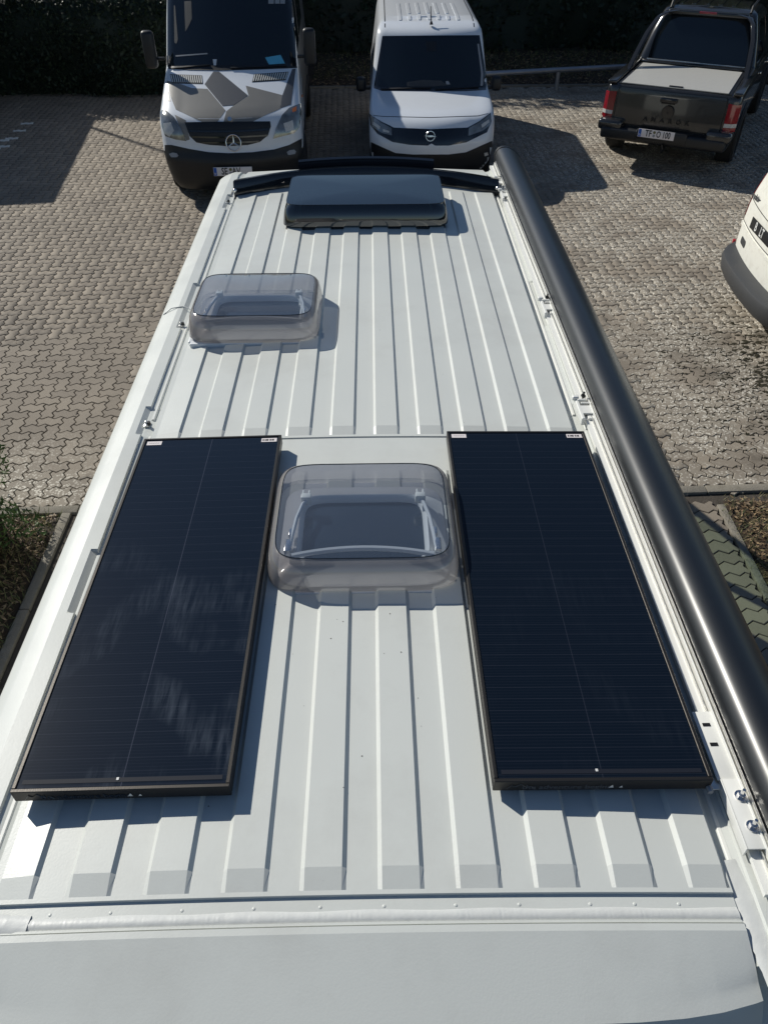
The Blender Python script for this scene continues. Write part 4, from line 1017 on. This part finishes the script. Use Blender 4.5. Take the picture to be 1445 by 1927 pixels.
for P in ([(250, 840), (300, 835), (320, 890), (290, 930), (255, 905)], [(1060, 840), (1120, 820), (1130, 880), (1075, 895)]): patch('lamp_bowl', bv, Z1(P), pm, 'lampwhite', sp, .014, grid=.05)
patch('indicator', bv, Z1([(1120, 742), (1148, 728), (1146, 758), (1122, 768)]), pm, 'amber', sp, .014, grid=.05)
patch('bumper_top', bv, Z1([(240, 985), (300, 985), (420, 1012), (560, 1035), (690, 1042), (850, 1035), (1000, 1015), (1100, 985), (1195, 935), (1200, 1010), (1190, 1110), (250, 1110)]), pm, 'blackp', sp, .005, th=.004)
for P in ([(290, 1046), (312, 1038), (338, 1042), (350, 1058), (340, 1069), (305, 1068)], [(1082, 1034), (1100, 1022), (1130, 1018), (1142, 1030), (1135, 1046), (1092, 1054)]): patch('fog_lamp', bv, Z1(P), pm, 'badgegrey', sp, .018, grid=.05)
def on(bvh, x, z): h = bvh.ray_cast(Vector((x, -3, z)), Vector((0, 1, 0))); return h[0].y
# star emblem: ring and three tapered points
def star(parent, bvh, x, z, r, tilt):
    bm = bmesh.new(); torus(bm, (0, 0, 0), r, r*.085, 'y', 32, 8)
    for k in range(3):
        a_ = pi/2+k*2*pi/3; d = Vector((cos(a_), 0, sin(a_))); q = Vector((-d.z, 0, d.x)); tip = d*r*.97
        vs_ = [bm.verts.new(p) for p in (q*r*.15, -q*r*.15, tip-q*r*.02, tip+q*r*.02, Vector((0, -r*.14, 0)), tip+Vector((0, -r*.03, 0)))]
        bm.faces.new((vs_[0], vs_[4], vs_[5], vs_[3])); bm.faces.new((vs_[4], vs_[1], vs_[2], vs_[5]))
    xf(bm, Matrix.Translation((x, on(bvh, x, z)-.035, z)) @ Matrix.Rotation(tilt, 4, 'X')); put('star_emblem', bm, 'chrome', parent)
star(sp, bv, 0.045, .86, .098, radians(-12))
bm = bmesh.new(); bmesh.ops.create_cone(bm, cap_ends=True, segments=16, radius1=.03, radius2=.028, depth=.008); xf(bm, Matrix.Translation((.02, .12, 1.125)) @ Matrix.Rotation(radians(60), 4, 'X')); put('bonnet_badge', bm, 'chrome', sp)
number_plate(sp, Matrix.Translation((.0, -.075, .52)) @ Matrix.Rotation(radians(-4), 4, 'X'), ('SE', 'AV'))
for s in (-1, 1):
    for yy in (.98, 4.6): wheel(sp, (s*.86, yy, .34), .345, .23, s)
    q = (1.93 if s > 0 else 1.9)
    mr = put('door_mirror', B(((s*1.10, 1.30, 1.72), (.17, .13, .46), .05, None, 3)), 'blackp', sp); put('mirror_arm', B(((s*.99, 1.34, 1.60), (.14, .05, .04), .01)), 'blackp', mr)
    put('mirror_glass', B(((s*1.10, 1.370, 1.74), (.13, .006, .30), .002)), 'chrome', mr)
    mp_ = rightm if s > 0 else leftm
    patch('side_window', bv, [(1.55, 1.62), (2.45, 1.60), (2.45, 2.28), (2.1, 2.28)], mp_, 'darkglass', sp, .006, grid=.2)
    patch('side_window', bv, [(2.7, 1.62), (4.3, 1.62), (4.3, 2.25), (2.7, 2.25)], mp_, 'darkglass', sp, .006, grid=.3)
    patch('side_trim', bv, [(1.4, .62), (4.2, .62), (4.2, .76), (1.4, .76)], mp_, 'blackp', sp, .014, grid=.3)
    patch('wheel_arch', bv, [(.98+.42*cos(radians(a_)), .30+.46*sin(radians(a_))) for a_ in range(0, 181, 15)], mp_, 'ink', sp, .003, grid=.1)
    put('side_repeater', B(((s*.955, 1.25, 1.12), (.02, .05, .03), .004)), 'amber', sp)

# ------------------------------------------------------------------ small white delivery van (middle)
op = thing('delivery_van', 'clean white compact delivery van parked nose-on behind the spoiler', 'van', Matrix.Translation((.905, 11.48, 0)) @ Matrix.Rotation(radians(-.5), 4, 'Z'))
lv = [(.20, .18, 4.6, .78, .26, .30), (.32, .08, 4.6, .86, .32, .34), (.50, .03, 4.6, .895, .36, .36), (.62, .02, 4.6, .905, .37, .36), (.72, .05, 4.6, .905, .37, .34), (.84, .12, 4.6, .905, .36, .32), (.92, .22, 4.6, .90, .32, .30),
      (.97, .40, 4.6, .895, .28, .28), (1.02, .70, 4.6, .885, .22, .24), (1.08, 1.08, 4.6, .875, .20, .18), (1.11, 1.16, 4.6, .87, .20, .16), (1.40, 1.38, 4.6, .83, .18, .14), (1.66, 1.58, 4.6, .795, .15, .12), (1.75, 1.67, 4.58, .775, .13, .12), (1.82, 1.88, 4.55, .73, .13, .14), (1.85, 2.2, 4.5, .65, .12, .14)]
_, bo = add_body(body_bm(lv, 2, .02, .35, ns=14), 'white_clean', op)
pm = photomap(op); Z2 = lambda pts: zp(pts, 600, 0, 3.6125)
patch('windscreen', bo, Z2([(375, 600), (380, 560), (432, 245), (1090, 240), (1140, 545), (1135, 612), (1000, 620), (760, 622), (430, 618)]), pm, 'blackg', op, .004, grid=.03)
patch('windscreen_glass', bo, Z2([(402, 570), (450, 270), (470, 262), (1050, 262), (1068, 270), (1115, 570), (1090, 592), (760, 600), (425, 592)]), pm, 'darkglass', op, .007, th=.002, grid=.03)
patch('dash_top', bo, Z2([(600, 560), (700, 545), (830, 550), (880, 580), (740, 592), (600, 590)]), pm, 'greyp', op, .0095, th=.001)
patch('paper', bo, Z2([(860, 555), (878, 553), (890, 575), (866, 577)]), pm, 'badgegrey', op, .0110, th=.001)
patch('pillar_lining', bo, Z2([(1075, 300), (1085, 300), (1112, 500), (1112, 585), (1095, 585), (1100, 500)]), pm, 'badgegrey', op, .0095, th=.001)
patch('sensor_housing', bo, Z2([(725, 285), (800, 285), (795, 350), (730, 350)]), pm, 'blackp', op, .010, th=.002, grid=.03)
for nm, P in (('wiper', [(420, 606), (760, 592), (762, 600), (424, 615)]), ('wiper', [(790, 608), (1080, 590), (1084, 598), (794, 616)])): patch(nm, bo, Z2(P), pm, 'ink', op, .018, th=.01, grid=.03)
gm = patch('grille', bo, Z2([(345, 770), (365, 790), (430, 830), (510, 868), (760, 880), (1010, 868), (1090, 825), (1165, 768), (1170, 830), (1140, 900), (1000, 968), (880, 990), (790, 990), (765, 975), (740, 990), (620, 985), (500, 965), (400, 910), (352, 850)]), pm, 'blackg', op, .006, grid=.02)
patch('headlamp', bo, Z2([(356, 785), (430, 838), (495, 872), (497, 922), (430, 905), (365, 860)]), pm, 'headlamp', op, .012, grid=.02)
patch('headlamp', bo, Z2([(1015, 872), (1085, 835), (1160, 780), (1165, 845), (1110, 890), (1012, 925)]), pm, 'headlamp', op, .012, grid=.02)
for P in ([(375, 830), (420, 862), (415, 880), (372, 850)], [(1100, 850), (1150, 815), (1152, 835), (1105, 870)], [(440, 880), (480, 892), (478, 905), (436, 895)]): patch('lamp_bowl', bo, Z2(P), pm, 'lampwhite', op, .016, grid=.05)
patch('lower_bumper', bo, Z2([(325, 950), (430, 1000), (520, 1040), (640, 1050), (880, 1050), (1000, 1035), (1090, 995), (1190, 950), (1190, 1200), (325, 1200)]), pm, 'blackp', op, .010, grid=.03)
patch('fog_lamp', bo, Z2([(1118, 1038), (1140, 1032), (1145, 1052), (1122, 1060)]), pm, 'lampwhite', op, .016, grid=.05)
patch('bonnet_gap', bo, Z2([(370, 783), (440, 790), (760, 797), (1080, 786), (1150, 770), (1150, 773), (1080, 790), (760, 801), (440, 794), (370, 787)]), pm, 'ink', op, .0015, th=.001, grid=.02)
# ring and bolt emblem
em = bmesh.new(); torus(em, (0, 0, 0), .062, .006, 'y', 28, 6)
for P in ([(-.09, .006), (.02, .010), (.055, .004), (.02, 0), (-.02, .0)], [(.09, -.006), (-.02, -.012), (-.055, -.004), (-.02, -.002), (.02, .002)]):
    em.faces.new([em.verts.new((x, -.004, z)) for x, z in P])
h = bo.ray_cast(*pm(*Z2([(757, 928)])[0])); xf(em, Matrix.Translation(h[0]+Vector((0, -.02, .01))) @ Matrix.Rotation(radians(-12), 4, 'X')); put('bolt_emblem', em, 'chrome', op)
for s in (-1, 1):
    for yy in (.95, 3.75): wheel(op, (s*.80, yy, .32), .32, .2, s)
    mr = put('door_mirror', B(((s*1.03, 1.62, 1.08), (.15, .12, .20), .045, None, 3)), 'blackp', op); put('mirror_arm', B(((s*.93, 1.64, 1.02), (.12, .06, .04), .01)), 'blackp', mr)
    mp_ = rightm if s > 0 else leftm
    patch('side_window', bo, [(1.75, 1.12), (2.75, 1.12), (2.72, 1.52), (2.05, 1.54)], mp_, 'darkglass', op, .006, grid=.15)
    patch('roof_channel', bo, [(s*.655, 1.85), (s*.67, 1.85), (s*.67, 4.4), (s*.655, 4.4)][::s], topm, 'ink', op, .0015, th=.001, grid=.1)
    patch('wheel_arch', bo, [(.95+.40*cos(radians(a_)), .28+.42*sin(radians(a_))) for a_ in range(0, 181, 15)], mp_, 'ink', op, .003, grid=.1)
for i in range(-3, 4):
    x = i*.145
    for y0, y1 in (((2.05, 2.28), (2.40, 3.4)) if abs(i) < 3 else ((2.05, 3.4),)):
        patch('roof_rib', bo, rrect(x-.022, y0, x+.022, y1, .018, 3), topm, 'white_clean', op, .010, th=.006, grid=.2)
bm = bmesh.new(); tube(bm, [(0.02, 1.80, 1.82), (0.02, 1.81, 1.86)], [.028, .016], 10); put('aerial_base', bm, 'blackp', op)
put('aerial', tube(bmesh.new(), [(0.02, 1.81, 1.85), (.015, 1.99, 2.02)], [.008, .006], 6), 'blackp', op)

# ------------------------------------------------------------------ dark grey pickup (right), seen from behind
AN = radians(-27.5)
pk = thing('pickup_truck', 'dark grey double-cab pickup with silver roller bed cover, seen from behind', 'pickup', Matrix.Translation((4.42, 12.36, 0)) @ Matrix.Rotation(AN, 4, 'Z') @ Matrix.Scale(1.015, 4))
lv = [(.36, .04, 5.2, .88, .03, .10), (.46, .0, 5.2, .93, .03, .10), (.70, .0, 5.2, .955, .03, .10), (.95, .02, 5.2, .955, .03, .10), (1.06, .03, 5.2, .945, .03, .09), (1.10, .05, 5.2, .925, .03, .08), (1.115, .075, 5.18, .90, .03, .08)]
_, ba = add_body(body_bm(lv, 2, .004, .3, ns=20, rr=.3), 'amarok', pk)
lv = [(1.10, 1.72, 4.25, .89, .02, .10), (1.14, 1.73, 4.22, .89, .02, .10), (1.50, 1.86, 3.85, .80, .03, .12), (1.72, 1.98, 3.45, .72, .04, .12), (1.79, 2.05, 3.25, .69, .05, .14), (1.83, 2.18, 3.05, .62, .05, .16)]
cabm = body_bm(lv, 3, .02, .3, ns=16, rr=.25); bc = BVHTree.FromBMesh(cabm); put('cab', cabm, 'amarok', pk, 40)
patch('tailgate', ba, rrect(-.76, .62, .76, 1.075, .03), front, 'amarok', pk, .018, grid=.15, th=.02)
tg = patch('tailgate_gap', ba, rrect(-.775, .60, .775, 1.082, .03), front, 'ink', pk, .004, grid=.15)
for s in (-1, 1):
    tl = patch('tail_lamp', ba, [(s*.80, .66), (s*.95, .66), (s*.95, 1.0), (s*.79, 1.02)][::s], front, 'taillamp', pk, .014, grid=.06)
    patch('reversing_lamp', ba, [(s*.80, .715), (s*.95, .715), (s*.95, .765), (s*.80, .765)][::s], front, 'lampwhite', tl, .018, grid=.06)
    patch('tail_lamp', ba, [(.02, .66), (.10, .66), (.16, .98), (.02, 1.0)], rightm if s > 0 else leftm, 'taillamp', pk, .010, grid=.06)
    # bed rails and sports bar running up to the cab roof
    put('bed_rail', B(((s*.885, .98, 1.135), (.13, 1.86, .045), .018, None, 3)), 'amarok', pk)
    bm = bmesh.new(); rings_loft(bm, [[(s*(x+.035), y-.05, z), (s*(x-.035), y-.05, z), (s*(x-.035), y+.12, z), (s*(x+.035), y+.12, z)] for x, y, z in ((.86, .98, 1.13), (.83, 1.22, 1.32), (.78, 1.52, 1.55), (.70, 1.76, 1.72), (.62, 1.90, 1.775), (.45, 1.96, 1.80))], cap0=True, cap1=True)
    bmesh.ops.recalc_face_normals(bm, faces=bm.faces); bmesh.ops.bevel(bm, geom=list(bm.edges), offset=.012, segments=2, affect='EDGES'); put('sports_bar', bm, 'amarok', pk)
    rr_ = put('roof_rail', tube(bmesh.new(), [(s*.60, 2.12, 1.80), (s*.60, 2.20, 1.875), (s*.61, 2.6, 1.895), (s*.60, 3.0, 1.88), (s*.59, 3.1, 1.81)], .018, 8), 'blackp', pk)
    for yy in (1.0, 4.1): wheel(pk, (s*.86, yy, .39), .39, .25, s)
    mp_ = rightm if s > 0 else leftm
    patch('side_window', bc, [(2.05, 1.18), (2.95, 1.18), (2.93, 1.66), (2.3, 1.68)], mp_, 'darkglass', pk, .006, grid=.15)
    patch('side_window', bc, [(3.02, 1.18), (3.95, 1.18), (3.5, 1.62), (3.02, 1.66)], mp_, 'darkglass', pk, .006, grid=.15)
    patch('wheel_arch', ba, [(1.0+.50*cos(radians(a_)), .34+.50*sin(radians(a_))) for a_ in range(0, 181, 12)], mp_, 'blackp', pk, .010, grid=.12)
    patch('wheel_arch', ba, [(4.1+.50*cos(radians(a_)), .34+.50*sin(radians(a_))) for a_ in range(0, 181, 12)], mp_, 'blackp', pk, .010, grid=.12)
    put('door_mirror', B(((s*1.02, 3.35, 1.22), (.16, .12, .20), .04, None, 3)), 'amarok', pk)
    put('door_handle', B(((s*.965, 2.3, 1.0), (.02, .18, .03), .006)), 'chrome', pk); put('door_handle', B(((s*.965, 3.2, 1.0), (.02, .18, .03), .006)), 'chrome', pk)
    put('bumper_corner', B(((s*.78, -.045, .60), (.36, .20, .15), .05, None, 3)), 'amarok', pk)
put('cab_bridge', B(((0, 2.0, 1.775), (1.20, .13, .07), .025, None, 3)), 'amarok', pk)
put('brake_lamp', B(((0, 1.935, 1.79), (.26, .03, .03), .008)), 'taillamp', pk)
patch('rear_window', bc, [(-.74, 1.16), (.74, 1.16), (.70, 1.62), (.62, 1.72), (-.62, 1.72), (-.70, 1.62)], front, 'darkglass', pk, .008, grid=.1)
bm = bmesh.new(); box(bm, (0, .10, 1.124), (1.56, .03, .03), .006)
rc_ = put('bed_cover', B(((0, .92, 1.110), (1.60, 1.66, .03), .004)), 'blackp', pk)
for i in range(17): put('cover_slat', B(((0, .13+i*.082, 1.130), (1.50, .0795, .012), .002, None, 1)), 'rollcover', rc_)
put('cover_housing', B(((0, 1.62, 1.14), (1.6, .16, .035), .01)), 'amarok', rc_)
put('housing_edge', B(((0, 1.705, 1.155), (1.5, .012, .012), .003)), 'silver', rc_)
put('cover_handle', B(((0.02, .12, 1.142), (.20, .045, .014), .006, None, 3)), 'blackg', rc_)
put('tailgate_handle', B(((-.02, -.025, .985), (.24, .03, .055), .012, None, 3)), 'blackg', pk); put('handle_recess', B(((-.02, -.0205, .955), (.20, .02, .035), .008)), 'ink', pk)
yT = -.028
em = bmesh.new(); torus(em, (0, 0, 0), .082, .007, 'y', 32, 6)
for P in ([(-.045, .066), (-.032, .07), (0, .002), (.032, .07), (.045, .066), (.008, -.014), (-.008, -.014)], [(-.076, .03), (-.062, .045), (-.036, -.03), (-.008, .012), (.008, .012), (.036, -.03), (.062, .045), (.076, .03), (.042, -.07), (.03, -.07), (0, -.012), (-.03, -.07), (-.042, -.07)]):
    em.faces.new([em.verts.new((x, -.006, z)) for x, z in P])
bmesh.ops.create_cone(em, cap_ends=True, segments=28, radius1=.080, radius2=.080, depth=.006, matrix=Matrix.Rotation(radians(90), 4, 'X') @ Matrix.Translation((0, 0, 0)))
put('ring_emblem', xf(em, Matrix.Translation((0, yT-.008, .835))), 'blackg', pk)
for i, c in enumerate('AMAROK'):
    put('lettering', xf(textbm(c, .080, .003, 1.2), Matrix.Translation((-.30+i*.12, yT-.006, .715)) @ TXT_MY), 'ink', pk)
put('bumper', B(((0, -.05, .50), (1.80, .22, .16), .04, None, 3), ((0, -.13, .53), (.74, .10, .15), .03, None, 2)), 'blackp', pk)
number_plate(pk, Matrix.Translation((-.07, -.19, .565)) @ Matrix.Rotation(radians(-6), 4, 'X'), ('TF', 'O 100'))
put('tow_hook', tube(bmesh.new(), [(.05, .0, .36), (.05, -.12, .34), (.05, -.18, .38), (.05, -.18, .44)], [.03, .025, .02, .02], 8), 'blackp', pk)
for i in range(6): patch('roof_rib', bc, rrect(-.50+i*.2-.03, 2.32, -.50+i*.2+.03, 3.2, .025, 3), topm, 'amarok', pk, .010, th=.006, grid=.2)

# ------------------------------------------------------------------ dirty white van rear (right edge)
tv = thing('transporter_van', 'dirty white van with grey bumper cut off by the right picture edge', 'van', Matrix.Translation((3.86, 7.38, 0)) @ Matrix.Rotation(radians(-91.5), 4, 'Z'))
lv = [(.30, .08, 4.6, .86, .10, .16), (.40, .06, 4.6, .90, .10, .16), (.60, .05, 4.6, .93, .10, .16), (.80, .06, 4.6, .94, .10, .16), (1.0, .08, 4.6, .945, .10, .15), (1.12, .10, 4.6, .94, .10, .14), (1.30, .15, 4.6, .92, .10, .14), (1.60, .24, 4.6, .87, .10, .13), (1.80, .30, 4.55, .83, .10, .13), (1.88, .36, 4.5, .79, .10, .14), (1.93, .5, 4.4, .70, .10, .16)]
_, bt = add_body(body_bm(lv, 2, .03, .4, ns=12), 'white_dirty', tv)
rs = []
for i in range(29):
    u = i/28*2-1; x = u*.98; e = abs(u)**6; y = -.09+.10*u*u+.26*e
    rs.append([(x, y+.02, .36), (x, y-.02, .42), (x, y-.035, .52), (x, y-.02, .56), (x*.995, y+.03, .575), (x*.98, y+.16, .575), (x*.98, y+.18, .36)])
bm = bmesh.new(); rings_loft(bm, rs, cap0=True, cap1=True); bmesh.ops.recalc_face_normals(bm, faces=bm.faces); put('bumper', bm, 'greyp', tv, 30)
for s in (-1, 1):
    patch('tail_lamp', bt, [(s*.86, .88), (s*.95, .88), (s*.935, 1.28), (s*.87, 1.30)][::s], front, 'taillamp', tv, .010, grid=.05)
    patch('tail_lamp', bt, [(.18, .88), (.34, .88), (.36, 1.28), (.24, 1.28)], rightm if s > 0 else leftm, 'taillamp', tv, .010, grid=.05)
    put('reflector', B(((s*.955, .165, .552), (.03, .03, .05), .006)), 'orange', tv)
    for yy in (.95, 3.9): wheel(tv, (s*.84, yy, .33), .33, .22, s)
    patch('wheel_arch', bt, [(.95+.42*cos(radians(a_)), .28+.44*sin(radians(a_))) for a_ in range(0, 181, 15)], rightm if s > 0 else leftm, 'ink', tv, .003, grid=.12)
patch('rear_window', bt, rrect(-.70, 1.20, .70, 1.78, .06), front, 'white_dirty', tv, .012, grid=.1)
patch('tailgate_gap', bt, [(-.84, .84), (.84, .84), (.84, .847), (-.84, .847)], front, 'ink', tv, .002, grid=.08, th=.001)
patch('tailgate_gap', bt, [(-.90, 1.065), (.86, 1.065), (.86, 1.072), (-.90, 1.072)], front, 'ink', tv, .002, grid=.08, th=.001)
patch('door_crease', bt, [(-.86, .80), (.86, .80), (.86, .825), (-.86, .825)], front, 'white_dirty', tv, .014, grid=.08, th=.01)
number_plate(tv, Matrix.Translation((-.22, on(bt, -.22, .96)-.012, .95)) @ Matrix.Rotation(radians(-3), 4, 'X'), ('B', 'LT'), white=False, seals=False)
patch('handle_recess', bt, rrect(-.66, .665, -.48, .735, .025), front, 'greyp', tv, .004, grid=.06)
t = textbm('multivan', .085, .002); xf(t, Matrix.Translation((-.66, on(bt, -.62, 1.13)-.006, 1.12)) @ TXT_MY @ Matrix.Shear('XY', 4, (.25, 0))); put('lettering', t, 'anthra', tv)

for o in bpy.data.objects:
    if '_m' in o: del o['_m']
